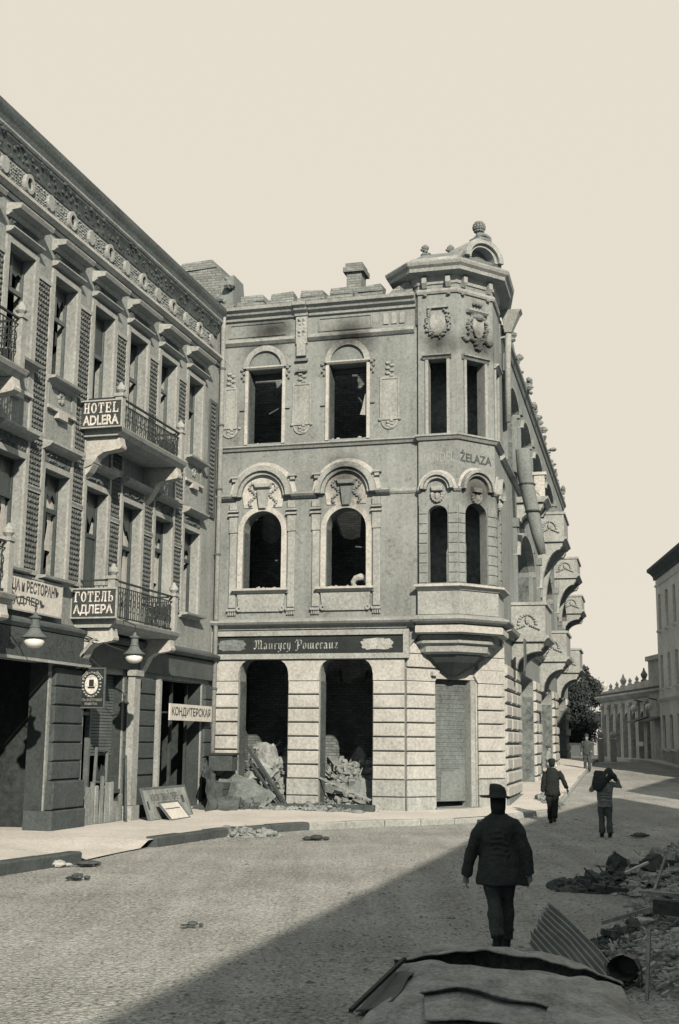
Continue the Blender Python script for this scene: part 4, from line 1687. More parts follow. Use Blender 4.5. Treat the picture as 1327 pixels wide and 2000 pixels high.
def half_band(name, m, prof, inner=-.02):
    """Moulding that wraps only the three street facets (P0..P3)."""
    mb = MB()
    rows = []
    for o, z in [(inner, prof[0][1])] + prof + [(inner, prof[-1][1])]:
        r = ring(o, z)
        rows.append(r[0:4])
    b = [mb.P(r) for r in rows]
    for i in range(len(b) - 1):
        for k in range(3):
            mb.f.append([b[i] + k, b[i] + k + 1, b[i + 1] + k + 1, b[i + 1] + k])
    for k in (0, 3):
        mb.f.append([x + k for x in b])
    return mb.build(name, M[m], H)


half_band('turret_sill_band', 'trim', [(.06, 10.82), (.12, 10.90), (.16, 10.92), (.16, 10.97), (.02, 11.0)])
half_band('turret_sill', 'trim_pale', [(.08, 6.40), (.16, 6.48), (.24, 6.50), (.24, 6.56), (.02, 6.60)])
half_band('turret_apron', 'trim', [(.05, 5.72), (.05, 6.38)])
half_band('turret_belt', 'trim', [(.10, 5.44), (.30, 5.50), (.36, 5.56), (.36, 5.61), (.10, 5.70)])
half_band('corbel_ledge', 'trim_pale', [(.10, 5.16), (.18, 5.20), (.18, 5.38), (.10, 5.42)])
half_band('turret_neck', 'trim', [(.05, 15.30), (.08, 15.36), (.08, 15.42), (.03, 15.46)])
# stub blocks under the crowning cornice
for fr, w in ((TL, WL), (TC, WC)):
    for s in (.22, w - .22):
        mb = MB(fr)
        mb.extrude_s([(0, 15.45), (.10, 15.47), (.20, 15.60), (.20, 15.78), (0, 15.80)], s - .07, s + .07)
        mb.build('cornice_bracket', M['trim'], H)
        mb = MB(fr)
        mb.ball((s, .05, 15.26), .07, .07, .05, 7, 4)
        mb.build('drop', M['plinth'], H)

# corbel: carved basin tapering to the corner wall
mb = MB()
anch = CHAM(1.62, .1, 0)
out = [Vector(p) for p in ring(.0, 0)[0:4]]
prof = [(5.15, .86, 0), (5.02, .84, 0), (4.98, .90, 0), (4.92, .90, 0), (4.88, .80, 0), (4.68, .78, 0), (4.62, .66, 0), (4.40, .50, 0), (4.22, .30, 0), (4.05, .12, 0)]
cl = CHAM(.55, .02, 0)
cr = CHAM(3.0, .02, 0)
rings = []
for z, k, _ in prof:
    row = [anch.lerp(p, k) for p in out]
    wl, wr = anch.lerp(CHAM(.15, .02, 0), k), anch.lerp(CHAM(3.3, .02, 0), k)
    rings.append([(p.x, p.y, z) for p in [wl] + row + [wr]])
mb.loft(rings[:7])
cb = mb.build('corbel', M['trim'], H)
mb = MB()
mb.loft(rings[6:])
mb.build('corbel_bowl', M['joint'], cb)  # near-black tone paints in the shadow under the burnt bowl
mb = MB(CHAM)
mb.box(.86, 1.02, .06, .20, 4.02, 4.14)
mb.build('lamp_stub', M['trim_pale'], H)

# wreath on the left facet, shield with garlands on the middle facet
mb = MB(TL)
rr = random.Random(4)
for i in range(46):
    a = 2 * pi * i / 46
    if abs(a - pi / 2) < .5:
        continue
    mb.ball((.60 + (.34 + rr.uniform(-.05, .05)) * cos(a), .04, 14.42 + (.46 + rr.uniform(-.05, .05)) * sin(a)), rr.uniform(.035, .07), .06, rr.uniform(.03, .055), 6, 4)
mb.build('wreath', M['plaster'], H)
mb = MB(TL)
mb.box(.30, .92, 0, .09, 14.84, 14.90)
mb.slab([(.6 + .24 * cos(2 * pi * i / 20), 14.40 + .36 * sin(2 * pi * i / 20)) for i in range(20)], [], 0, .03)
mb.build('wreath_field', M['trim'], H)
mb = MB(TC)
c = .78
for i in range(60):
    a = 2 * pi * i / 60
    mb.ball((c + (.34 + rr.uniform(-.06, .06)) * cos(a), .05, 14.30 + (.44 + rr.uniform(-.06, .06)) * sin(a)), rr.uniform(.035, .08), .08, rr.uniform(.03, .06), 6, 4)
for i in range(16):
    mb.ball((c + rr.uniform(-.12, .12), .06, 13.86 - .02 * i + .1), rr.uniform(.04, .08), .08, .05, 6, 4)
for sx in (-1, 1):
    for i in range(8):
        mb.ball((c + sx * (.20 + .05 * i), .05, 13.92 + .05 * math.sin(i)), .07, .07, .05, 6, 4)
mb.build('garland', M['plaster'], H)
mb = MB(TC)
mb.slab([(c - .2, 14.58), (c + .2, 14.58), (c + .22, 14.3), (c + .12, 14.05), (c, 13.98), (c - .12, 14.05), (c - .22, 14.3)], [], 0, .10)
mb.extrude_s([(0, 14.74), (.10, 14.74), (.17, 14.80), (.17, 14.83), (0, 14.86)], c - .42, c + .36)
mb.build('shield', M['trim'], H)
mb = MB(TC)
mb.ball((c + .02, .10, 14.63), .17, .13, .11, 8, 5)
mb.build('helmet', M['plinth'], H)
mb = MB(TC)
for k in range(6):
    mb.ball((c - .15 + .06 * k, .07, 15.05 + .03 * (k % 2)), .045, .06, .06, 6, 4)
mb.build('crest', M['plinth'], H)

# painted trade words on the turret
mb = MB(TL)
text_on(mb, 'HANDEL', .05, 1.07, 10.17, 10.45, .004, .0)
mb.build('lettering', M['letter_ghost'], H)
mb = MB(TC)
text_on(mb, 'ŻELAZA', .10, 1.30, 10.17, 10.52, .006, .03)
mb.build('lettering', M['letter_dark'], H)

# crowning cornice, broken roof, pediment and finials
oct_band('turret_cornice', 'trim', [(.04, 15.60), (.08, 15.82), (.40, 15.88), (.42, 15.98), (.50, 16.05), (.53, 16.13), (.53, 16.17), (.34, 16.22), (.24, 16.36)], -.3)
oct_band('turret_roof', 'plinth', [(.22, 16.30), (.05, 16.42), (-.18, 16.62), (-.24, 16.66)], -.45)
PD = Frame(TC(WC / 2, 0, 0), TC.e, TC.n)
mb = MB(PD)
mb.arch(0, 16.34, .46, .56, -.5, .42, 0, pi, 20, .86)
mb.arch(0, 16.34, .565, .74, -.7, .52, 0, pi, 20, .86)
mb.build('pediment_arch', M['trim'], H)
mb = MB(PD)
mb.slab([(.46 * cos(pi * i / 14), 16.34 + .40 * sin(pi * i / 14)) for i in range(15)], [], -.4, .10)
mb.box(-.74, .74, -.4, .40, 16.1, 16.335)
mb.build('lunette', M['soot'], H)
mb = MB(PD)
mb.loft([[(-.72, .30, 16.22), (-.95, .44, 16.20), (-.95, -.5, 16.20), (-.72, -.5, 16.22)], [(-.55, .30, 16.72), (-.56, .42, 16.72), (-.56, -.5, 16.72), (-.55, -.5, 16.72)]])
mb.build('pediment_shoulder', M['trim'], H)
mb = MB(PD)
mb.box(-.26, .26, .10, .52, 16.93, 17.02)
for k in range(9):
    mb.ball((-.22 + .055 * k, .45, 17.06 + .06 * sin(pi * k / 8)), .06, .08, .07, 6, 4)
mb.lathe((0, .25, 17.0), [(.20, 0), (.22, .05), (.16, .12), (.10, .18), (.09, .24), (.13, .27)], 12)
mb.build('finial_base', M['plinth'], H)
mb = MB(PD)
rings = [(.08, .26), (.13, .30), (.165, .37), (.175, .43), (.155, .50), (.11, .56), (.05, .61)]
mb.lathe((0, .25, 17.0), rings, 12)
for r, h in rings[1:-1]:
    for k in range(12):
        a = 2 * pi * (k + (h * 30 % 1)) / 12
        mb.ball((r * cos(a), .25 + r * sin(a), 17.0 + h), .04, .04, .04, 5, 3)
mb.build('finial', M['plinth'], H)
LP = Frame(TL(WL / 2, 0, 0), TL.e, TL.n)
for n, (s, o, z) in enumerate(((-.42, -.35, 16.62), (.32, -.55, 16.62))):
    mb = MB(LP)
    mb.lathe((s, o, z - .15), [(.15, 0), (.12, .18), (.15, .22), (.09, .30), (.06, .36), (.11, .42), (.12, .48), (.05, .55)] if n == 0 else [(.34, 0), (.20, .14), (.07, .24), (.05, .34), (.10, .40), (.11, .47), (.05, .55)], 9)
    for k in range(6):
        mb.rock((s + .1 * cos(k), o + .1 * sin(k), z + .1 + .05 * k), .07, k)
    mb.build('small_finial', M['plinth'], H)
mb = MB(LP)
for k in range(9):
    mb.rock((-1.0 - .08 * k, -.5 - .1 * k, 15.62 + .03 * (k % 3)), .16, 40 + k)
mb.build('broken_brickwork', M['brick_front'], H)
mb = MB(FRONT)
mb.loft([[(5.25, -.5, 15.36), (6.1, -.5, 15.36), (6.1, .05, 15.36), (5.25, .05, 15.36)], [(5.45, -.45, 15.6), (6.1, -.45, 15.95), (6.1, -.02, 15.95), (5.5, -.02, 15.62)]])
mb.build('broken_brickwork', M['brick_front'], H)

# sooty panel added inside the turret to darken its windows
mb = MB()
q0, q1 = P7.lerp(P6, .35), P3.lerp(P4, .2)
mb.loft([[(q0.x, q0.y, 5.7), (q1.x, q1.y, 5.7), (q1.x + .05, q1.y + .2, 5.7), (q0.x + .05, q0.y + .2, 5.7)], [(q0.x, q0.y, 14.2), (q1.x, q1.y, 14.2), (q1.x + .05, q1.y + .2, 14.2), (q0.x + .05, q0.y + .2, 14.2)]])
mb.build('turret_dark_panel', M['soot'], H)

# ---- side wall up the side street
SL = 33.0
OPEN = {'ground': ((4.6, 10.4), (13.2, 20.2), (23.4, 30.5)), 'first': ((4.0, 9.6), (13.4, 19.0), (23.6, 29.5)), 'top': ((1.4, 4.2), (6.0, 9.0), (11.0, 14.5), (17.0, 21.0), (24.0, 29.0))}
holes = []
for a, b in OPEN['ground']:
    holes.append(round_corner(a, b, .4, 3.8, 4.5))
for a, b in OPEN['first']:
    holes.append(arch_top(a, b, 5.9, 8.3, 1.0))
for a, b in OPEN['top']:
    holes.append(arch_top(a, b, 11.0, 13.2, .4))
rr = random.Random(14)
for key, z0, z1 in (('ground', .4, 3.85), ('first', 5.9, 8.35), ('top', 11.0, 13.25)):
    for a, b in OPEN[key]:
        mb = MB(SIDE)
        mb.box(b - .02, b + .002, -.5, -.012, z0, z1)  # far jamb of each side opening faced in a dark tone
        mb.build('dark_jamb', M['soot'], H)
mb = MB(SIDE)
mb.box(.6, SL - .6, -1.3, -1.1, 0, 15)
mb.build('side_dark_backing', M['soot'], H)  # dark slab added behind the side openings as their unlit interior
topl = []
s = SL
while s > .4:
    z = 15.9 + rr.uniform(-.25, .25) - (.5 if rr.random() < .3 else 0)
    topl += [(s, z), (s - rr.uniform(.3, .7), z + rr.uniform(-.1, .1))]
    s = topl[-1][0] - .05
mb = MB(SIDE)
mb.slab([(-.1, -.3), (SL, -.3)] + topl + [(-.1, 15.9)], holes, -.5, 0)
mb.build('side_wall', M['plaster'], H)
for a, b in ((1.2, 8.0), (8.05, 15.4), (15.45, 23.0), (23.05, 32.6)):
    mb = MB(SIDE)
    mb.extrude_s([(0, 15.1), (.05, 15.12), (.10, 15.25), (.17, 15.32), (.18, 15.44), (0, 15.5)], a, b)
    mb.build('main_cornice', M['plinth'], H)
for i in range(90):
    mb = MB(SIDE)
    mb.rock((rr.uniform(1.5, SL - .5), rr.uniform(-.3, .22), 15.62 + rr.uniform(-.3, .5)), rr.uniform(.06, .19), i, .8, 5)
    mb.build('loose_brick', M['brick_side'], H)
mb = MB(SIDE)
mb.extrude_s([(0, 5.36), (.10, 5.36), (.12, 5.46), (.26, 5.50), (.30, 5.60), (0, 5.70)], .1, SL)
mb.extrude_s([(0, 10.82), (.06, 10.82), (.16, 10.92), (.16, 10.96), (0, 11.0)], .1, SL)
mb.build('belt_cornice', M['trim'], H)
# rusticated piers, pilaster strips and window hoods
for a, b in ((.02, 1.5), (1.55, 3.0), (3.05, 4.55), (10.45, 11.8), (11.85, 13.15), (20.25, 21.8), (21.85, 23.35), (30.55, 32.9)):
    z = .5
    while z < 4.3:
        mb = MB(SIDE)
        mb.chamfer_box(a, b, .003, .10 + rr.uniform(0, .03), z + .03, z + .37, .045)
        if rr.random() < .95:
            mb.build('stone_block', M['stone'], H)
        z += .40
    mb = MB(SIDE)
    mb.box(a, b, .003, .14, -.2, .48)
    mb.build('plinth_stone', M['plinth'], H)
for key, z0, z1 in (('first', 5.9, 9.3), ('top', 11.05, 13.7)):
    for a, b in OPEN[key]:
        for s in (a - .34, b + .08):
            mb = MB(SIDE)
            mb.chamfer_box(s, s + .26, 0, .14, z0, z1, .02)
            mb.box(s - .05, s + .31, 0, .22, z1 + .002, z1 + .3)
            mb.build('pilaster', M['plinth'], H)
        mb = MB(SIDE)
        c, r = (a + b) / 2, (b - a) / 2 + .1
        mb.arch(c, 8.35 if key == 'first' else 13.25, r, r + .25, 0, .24, 0, pi, 16, 1.05 / r if key == 'first' else .5 / r)
        mb.build('arch_hood', M['trim'], H)


def stone_balcony(s0, s1, zt, deep, hgt, drop, label=None, ruined=False):
    mb = MB(SIDE)
    mb.extrude_s([(0, zt - .20), (deep - .04, zt - .20), (deep + .02, zt - .12), (deep + .10, zt - .08), (deep + .10, zt), (0, zt)], s0 - .06, s1 + .06)
    b = mb.build('stone_balcony', M['trim'], H, label=label)
    if not ruined:
        mb = MB(SIDE)
        for a, c in ((s0, s0 + .18), (s1 - .18, s1)):
            mb.box(a, c, .0, deep - .003, zt, zt + hgt)
        mb.box(s0 + .18, s1 - .18, deep - .2, deep - .003, zt, zt + hgt)
        mb.box(s0 - .05, s1 + .05, .0, deep + .06, zt + hgt + .003, zt + hgt + .10)
        mb.build('parapet', M['trim'], b)
        mb = MB(Frame(SIDE(s0, 0, 0), SIDE.n, -SIDE.e))
        c = deep / 2 - .03
        for k in range(11):
            a = pi * k / 10
            mb.ball((c + .28 * cos(a), .02, zt + hgt * .38 + .30 * sin(a)), .06, .06, .05, 6, 4)
        for sx in (-1, 1):
            for k in range(5):
                mb.ball((c + sx * (.10 + .07 * k), .02, zt + hgt * .34 - .03 * k), .05, .06, .05, 6, 4)
        mb.ball((c, .02, zt + hgt * .5), .09, .08, .14, 6, 4)
        mb.build('relief', M['trim'], b)
    for a in (s0 + .05, s1 - .5):
        mb = MB(SIDE)
        prof = [(0, zt - .21), (deep - .08, zt - .21), (deep - .10, zt - .36), (deep - .18, zt - .46)]
        for k in range(9):
            t = pi / 2 * k / 8
            prof.append(((deep - .30) * (1 - sin(t)) + .14, zt - .50 - drop * (1 - cos(t))))
        prof.append((0, zt - .52 - drop))
        mb.extrude_s(prof, a, a + .42)
        mb.build('bracket', M['trim'], b)
    return b


stone_balcony(2.7, 5.4, 5.56, 1.10, .98, .55)
stone_balcony(13.6, 16.4, 5.60, 1.12, .95, .9)
stone_balcony(24.2, 27, 5.72, 1.12, .90, .9)
stone_balcony(13.7, 16.6, 10.55, 1.12, .95, 2.0)
stone_balcony(24.0, 27, 10.35, 1.12, .75, 1.6)
stone_balcony(29.5, 32.5, 9.15, 1.05, .7, .5)
b = stone_balcony(5.2, 6.9, 10.62, 1.0, .9, .35, ruined=True)
mb = MB(SIDE)
mb.box(5.25, 5.45, .62, .98, 10.62, 11.4)
mb.box(5.2, 5.5, .50, 1.05, 11.4, 11.5)
mb.bar((5.3, .15, 11.4), (5.3, .8, 10.66), .10, .06)
mb.build('post', M['trim_pale'], b)
# iron sign bracket with a hanging plate beside the turret
mb = MB(SIDE)
mb.slab([(1.35, 4.35), (1.95, 4.55), (1.95, 5.35), (1.35, 5.35)], [], .50, .54)
mb.build('hanging_plate', M['sheet_dark'], H)
# torn zinc gutter pipe that has come away and leans out over the street
gt = thing('bent_gutter', 'thick torn roll of roofing zinc leaning out over the side street balcony', 'gutter', tuple(SIDE(3.4, .7, 8.3)))
mb = MB(SIDE)
mb.tube([(3.2, .42, 11.85), (3.2, .48, 11.0), (3.2, .62, 10.2), (3.3, .85, 9.0), (3.4, .98, 8.3)], [.24, .25, .24, .20, .13], 12)
mb.build('roll', M['plinth'], gt, smooth=True)
mb = MB(SIDE)
for z, o, r in ((10.62, .55, .285), (9.7, .72, .262)):
    mb.lathe((3.22, o, z), [(r - .02, 0), (r, .0), (r, .05), (r - .02, .05)], 12)
mb.build('band', M['iron'], gt)
# downpipe with a flared hopper head at the turret's side
dp = thing('rainwater_pipe', 'downpipe with a flared hopper head beside the turret top', 'drainpipe', tuple(SIDE(1.0, .3, 12)))
mb = MB(SIDE)
mb.tube([(.75, .26, 15.2), (.75, .22, 14.3), (.75, .2, 12.2)], .10, 8)
mb.build('pipe', M['trim'], dp, smooth=True)
mb = MB(SIDE)
mb.loft([[(.62, .14, 15.15), (.88, .14, 15.15), (.88, .36, 15.15), (.62, .36, 15.15)], [(.5, .05, 15.75), (1.0, .05, 15.75), (1.0, .62, 15.75), (.5, .62, 15.75)], [(.48, .0, 15.86), (1.02, .0, 15.86), (1.02, .70, 15.86), (.48, .70, 15.86)]])
mb.build('hopper', M['trim'], dp)
mb = MB(SIDE)
mb.bar((.75, -.1, 15.4), (.75, .4, 15.42), .06, .06)
mb.bar((.75, -.1, 15.0), (.75, .25, 15.05), .06, .06)
mb.build('stay', M['trim'], dp)

# ---- ruined inside: burnt cross wall, added attic cover, party wall and rear wall
mb = MB(FRONT)
mb.slab([(-.05, -.3), (7.3, -.3), (7.3, 14.2), (-.05, 14.2)], [[(.30, 8.70), (.62, 8.50), (.80, 8.58), (1.0, 8.9), (1.05, 9.9), (.30, 9.9)], [(2.75, 9.35), (2.95, 8.75), (3.1, 8.6), (3.35, 8.55), (3.62, 8.62), (3.7, 9.95), (2.7, 9.95)], [(2.5, 4.5), (2.72, 4.35), (2.95, 4.42), (3.0, 4.0), (3.3, 3.95), (3.45, 4.1), (3.7, 4.15), (3.75, 5.2), (2.5, 5.2)], [(5.9, 7.9), (6.5, 7.8), (6.6, 9.9), (5.95, 9.9)]], -3.7, -3.4)
mb.build('cross_wall', M['sooty_brick'], H)
mb = MB(FRONT)
mb.box(-.05, 6.0, -1.9, -.56, 14.25, 14.5)
mb.build('added_attic_cover', M['timber'], H)  # cover added out of sight to keep sun off the cross wall
mb = MB(FRONT)
mb.box(-.35, -.06, -12, -.56, -.3, 15.1)
mb.build('party_wall', M['sooty_brick'], H)
mb = MB(FRONT)
mb.box(-.05, 7.3, -9.3, -9, -.3, 13.0)
mb.build('rear_wall', M['lit_brick'], H)
# brick chimney breasts that stand in front of the cross wall where the plaster has gone
for (a, b, z0, z1) in ((1.72, 2.55, 8.05, 9.6), (4.0, 4.9, 7.95, 9.5), (4.25, 5.0, 4.0, 5.2), (3.75, 4.1, 4.25, 5.2)):
    mb = MB(FRONT)
    rr = random.Random(int(z0 * 100))
    low = [(a + (b - a) * k / 5, z0 + rr.uniform(-.15, .15) + (.25 if k == 0 else 0)) for k in range(6)]
    mb.slab(low + [(b, z1), (a, z1)], [], -3.4, -3.0)
    mb.build('chimney_breast', M['brick_front'], H)
# charred remains of frames in the openings and broken rubble on the sills
rr = random.Random(31)
for (a, b), z0, z1 in [(w, 11.05, 13.3) for w in WIN3] + [(w, 6.6, 8.6) for w in WIN2]:
    for k in range(9):
        mb = MB(FRONT)
        s = rr.uniform(a + .06, b - .06)
        mb.rock((s, rr.uniform(-.4, -.05), z0 + .03), rr.uniform(.025, .07), k + int(a * 50), .6, 5)
        mb.build('loose_brick', M['chunk'], H)
    mb = MB(FRONT)
    s = rr.uniform(a + .2, b - .3)
    mb.bar((b - .04, -.44, z0), (b - .05, -.44, z1 - .3), .05, .05)
    mb.bar((b - .05, -.43, z0 + rr.uniform(.9, 1.3)), (b - rr.uniform(.3, .6), -.40, z0 + rr.uniform(.8, 1.4)), .04, .04)
    mb.build('charred_frame', M['timber'], H)
mb = MB(FRONT)
mb.tube([(4.25, -.3, 6.62), (4.22, -.3, 6.75), (4.30, -.3, 6.86), (4.45, -.28, 6.90), (4.62, -.28, 6.86), (4.66, -.3, 6.66)], [.05, .08, .10, .11, .10, .06], 8)
mb.build('fallen_masonry', M['chunk'], H)
# broken floor joists
for i in range(7):
    mb = MB(FRONT)
    s = .4 + i * .85
    mb.bar((s, -3.4, 9.95), (s + rnd.uniform(-.1, .1), -3.4 + rnd.uniform(.3, 1.1), 9.9 + rnd.uniform(-.2, 0)), .14, .2)
    mb.build('joist', M['timber'], H)
# the roof chimney and the broken gable over the hotel
ch = MB(FRONT)
ch.box(3.68, 4.16, -1.9, -1.3, 14.5, 16.80)
ch.box(3.58, 4.26, -2.0, -1.2, 16.802, 16.96)
ch.box(3.64, 4.20, -1.94, -1.26, 16.962, 17.10)
c_ = ch.build('chimney', M['brick_front'], H)
mb = MB(FRONT)
mb.box(3.72, 4.12, -1.85, -1.35, 17.102, 17.14)
mb.build('chimney_mouth', M['soot'], c_)
mb = MB(FRONT)
mb.rock((3.7, -.5, 15.9), .16, 3)
mb.build('loose_brick', M['brick_front'], H)
GB = Frame(FRONT(-.62, 0, -.25), FRONT.e, FRONT.n)
pw = MB(GB)
rr = random.Random(77)
pw.loft([[(-1.9, -2.4, 13.0), (.55, -2.4, 13.0), (.55, -1.2, 13.0), (-1.9, -1.2, 13.0)], [(-1.75, -2.4, 17.55), (.10, -2.4, 17.6), (.05, -1.2, 17.62), (-1.6, -1.2, 17.5)]])
pw.build('broken_gable', M['brick_front'], H)
pw = MB(GB)
pw.loft([[(-1.55, -2.3, 17.62), (-.12, -2.3, 17.66), (-.12, -1.25, 17.66), (-1.5, -1.25, 17.6)], [(-1.4, -2.2, 17.98), (-.28, -2.2, 17.98), (-.3, -1.3, 17.95), (-1.35, -1.3, 17.9)]])
pw.build('broken_gable', M['brick_front'], H)
pw = MB(GB)
pw.loft([[(.06, -2.2, 16.0), (.62, -2.2, 16.0), (.56, -1.0, 15.4), (.1, -1.0, 15.4)], [(.10, -2.2, 17.3), (.48, -2.2, 17.35), (.52, -1.2, 17.3), (.1, -1.2, 17.2)]])
for k in range(14):
    pw.rock((.05 + rr.uniform(-.1, .45), -1.1 + rr.uniform(-.15, .1), rr.uniform(15.6, 17.3)), rr.uniform(.08, .2), k)
pw.build('broken_gable_core', M['plinth'], H)
# ================================================================ the far end of the side street
def house_block(name, label, cat, fr, length, depth, z0, ztop, bays, wins, wall_m, roof_h, eave=.35, door=None, shut=True):
    """A plain house: wall with real openings, recessed panes in frames, eave and pitched roof."""
    t = thing(name, label, cat, tuple(fr(length / 2, 0, z0)))
    holes = []
    for c in bays:
        for (a, b, hw) in wins:
            holes.append(rect(c - hw, c + hw, a, b))
    mb = MB(fr)
    mb.slab(rect(0, length, z0 - 1.2, ztop), holes, -.35, 0)
    mb.box(0, .3, -depth, -.352, z0 - 1.2, ztop)
    mb.box(length - .3, length, -depth, -.352, z0 - 1.2, ztop)
    mb.box(.302, length - .302, -depth, -depth + .3, z0 - 1.2, ztop)
    mb.build('wall', M[wall_m], t)
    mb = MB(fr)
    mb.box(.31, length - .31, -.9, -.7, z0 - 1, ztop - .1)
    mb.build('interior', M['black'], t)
    mb = MB(fr)
    mb.extrude_s([(0, ztop - .5), (.06, ztop - .5), (.10, ztop - .3), (eave * .6, ztop - .15), (eave, ztop - .05), (eave, ztop + .10), (-depth / 2, ztop + .10 + roof_h), (-depth - .2, ztop + .05), (-depth - .2, ztop), (0, ztop - .01)], -.25, length + .25)
    mb.build('roof', M['roof'], t)
    mb = MB(fr)
    mb.extrude_s([(.0, ztop - .9), (.05, ztop - .9), (.08, ztop - .8), (0, ztop - .76)], -.02, length + .02)
    mb.build('cornice', M[wall_m], t)
    for c in bays:
        for (a, b, hw) in wins:
            mb = MB(fr)
            mb.slab(rect(c - hw, c + hw, a, b), [rect(c - hw + .07, c - .03, a + .07, b - .07), rect(c + .03, c + hw - .07, a + .07, b - .07)], -.2, -.12)
            w = mb.build('window', M['frame'], t)
            mb = MB(fr)
            mb.slab(rect(c - hw + .08, c + hw - .08, a + .08, b - .08), [], -.17, -.16)
            mb.build('pane', M['glass'], w)
            mb = MB(fr)
            mb.extrude_s([(0, a - .12), (.12, a - .1), (.14, a - .01), (0, a)], c - hw - .12, c + hw + .12)
            mb.build('sill', M[wall_m], w)
    return t


# three storey house at the right edge of the frame
RH = Frame((16.95, 66.2, 0), (-.0845, -.9964, 0), (-.9964, .0845, 0))
rh = house_block('corner_tenement', 'pale three storey house with a deep eave at the end of the side street', 'house', RH, 16, 9, 1.2, 11.25, [1.0 + 2.1 * k for k in range(7)], [(8.0, 9.9, .38), (5.0, 6.7, .38), (1.9, 3.6, .45)], 'far_plaster', 2.2, .4)
mb = MB(RH)
mb.box(-.02, 16, .003, .06, .2, 1.75)
mb.build('plinth', M['far_dark'], rh)
mb = MB(RH)
mb.extrude_s([(0, 4.3), (.08, 4.32), (.16, 4.45), (0, 4.5)], 0, 16)
mb.build('string_course', M['far_plaster'], rh)
mb = MB(RH)
mb.box(6.5, 6.9, -2.2, -1.8, 12.2, 14.0)
mb.build('chimney', M['brick_front'], rh)

# low row of shops with a parapet of stone ornaments
LR = Frame((16.95, 81.0, 0), (.03, -.9995, 0), (-.9995, -.03, 0))
lr = thing('low_shop_row', 'low dark shop row with a parapet of pale stone ornaments', 'building', tuple(LR(7, 0, 1.2)))
Lx = 14.6
holes = []
ab = [1.2 + 1.72 * k for k in range(8)]
for c in ab:
    holes.append(arch_top(c - .55, c + .55, 1.3, 3.6, .35))
mb = MB(LR)
mb.slab([(0, 0), (Lx, 0), (Lx, 5.75), (0, 5.35)], holes, -.4, 0)
mb.box(0, .3, -7, -.402, 0, 5.3)
mb.box(Lx - .3, Lx, -7, -.402, 0, 5.7)
mb.build('wall', M['far_dark'], lr)
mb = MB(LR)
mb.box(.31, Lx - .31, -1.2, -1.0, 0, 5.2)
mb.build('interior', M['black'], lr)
mb = MB(LR)
mb.extrude_s([(.3, 5.2), (-7, 5.3), (-7, 5.2), (.3, 5.1)], .31, Lx - .31)
mb.build('roof', M['roof'], lr)
mb = MB(LR)
mb.extrude_s([(0, 4.7), (.15, 4.75), (.4, 4.95), (.4, 5.05), (0, 5.15)], -.1, Lx)
mb.build('cornice', M['far_dark'], lr)
for c in ab:
    for s in (c - .80, c + .58):
        mb = MB(LR)
        mb.chamfer_box(s, s + .24, .002, .14, 1.0, 4.3, .02)
        mb.box(s - .04, s + .28, .002, .2, 4.3, 4.5)
        mb.build('pilaster', M['far_dark'], lr)
    mb = MB(LR)
    mb.box(c - .53, c + .53, -.3, -.24, 1.3, 3.2)
    mb.build('shutter', M['hotel_dark'], lr)
rr = random.Random(5)
for k in range(9):
    s = .3 + 1.55 * k
    z = 5.36 + .4 * s / Lx
    mb = MB(LR)
    mb.lathe((s, -.2, z), [(.20, 0), (.20, .08), (.10, .14), (.18, .30), (.20, .42), (.10, .56), (.06, .66), (.03, .78)] if k % 3 == 0 else [(.16, 0), (.16, .08), (.07, .16), (.12, .28), (.05, .38), (.02, .45)], 9)
    mb.build('parapet_urn', M['trim_pale'] if k < 6 else M['plinth'], lr)
# corner turret of the row with a dark iron finial
mb = MB(LR)
mb.box(12.1, 14.58, -1.5, .25, 0, 6.6)
mb.box(12.0, 14.62, -1.6, .38, 6.602, 6.85)
mb.build('corner_bay', M['far_dark'], lr)
mb = MB(LR)
mb.lathe((13.0, -.5, 6.85), [(.18, 0), (.18, .3), (.10, .4), (.30, .7), (.40, 1.0), (.30, 1.15), (.10, 1.3), (.03, 1.6)], 10)
mb.build('iron_finial', M['hotel_dark'], lr)
mb = MB(LR)
mb.lathe((12.3, -.5, 6.85), [(.2, 0), (.2, .2), (.1, .3), (.15, .5), (.03, .6)], 8)
mb.lathe((13.9, -.5, 6.85), [(.2, 0), (.2, .2), (.1, .3), (.15, .5), (.03, .6)], 8)
mb.build('parapet_urn', M['trim_pale'], lr)
# shop lamps over the doors
for s, w in ((10.6, .8), (13.6, 1.0)):
    mb = MB(LR)
    mb.lathe((s, .7, 3.9), [(.08, 0), (.17, .08), (.2, .18), (.16, .3), (.06, .36)], 10)
    mb.build('globe', M['enamel'], lr)
    mb = MB(LR)
    mb.bar((s, 0, 4.4), (s, .7, 4.55), .06, .06)
    mb.build('lamp_bracket', M['iron'], lr)
    mb = MB(LR)
    mb.extrude_s([(.15, 3.55), (.9, 3.3), (.9, 3.36), (.15, 3.62)], s - w, s + w)
    mb.build('awning', M['sheet_dark'], lr)
# pale shopboard low on the wall
mb = MB(LR)
mb.box(9.2, 10.4, .15, .2, 2.0, 2.25)
mb.build('name_board', M['sign_pale'], lr)

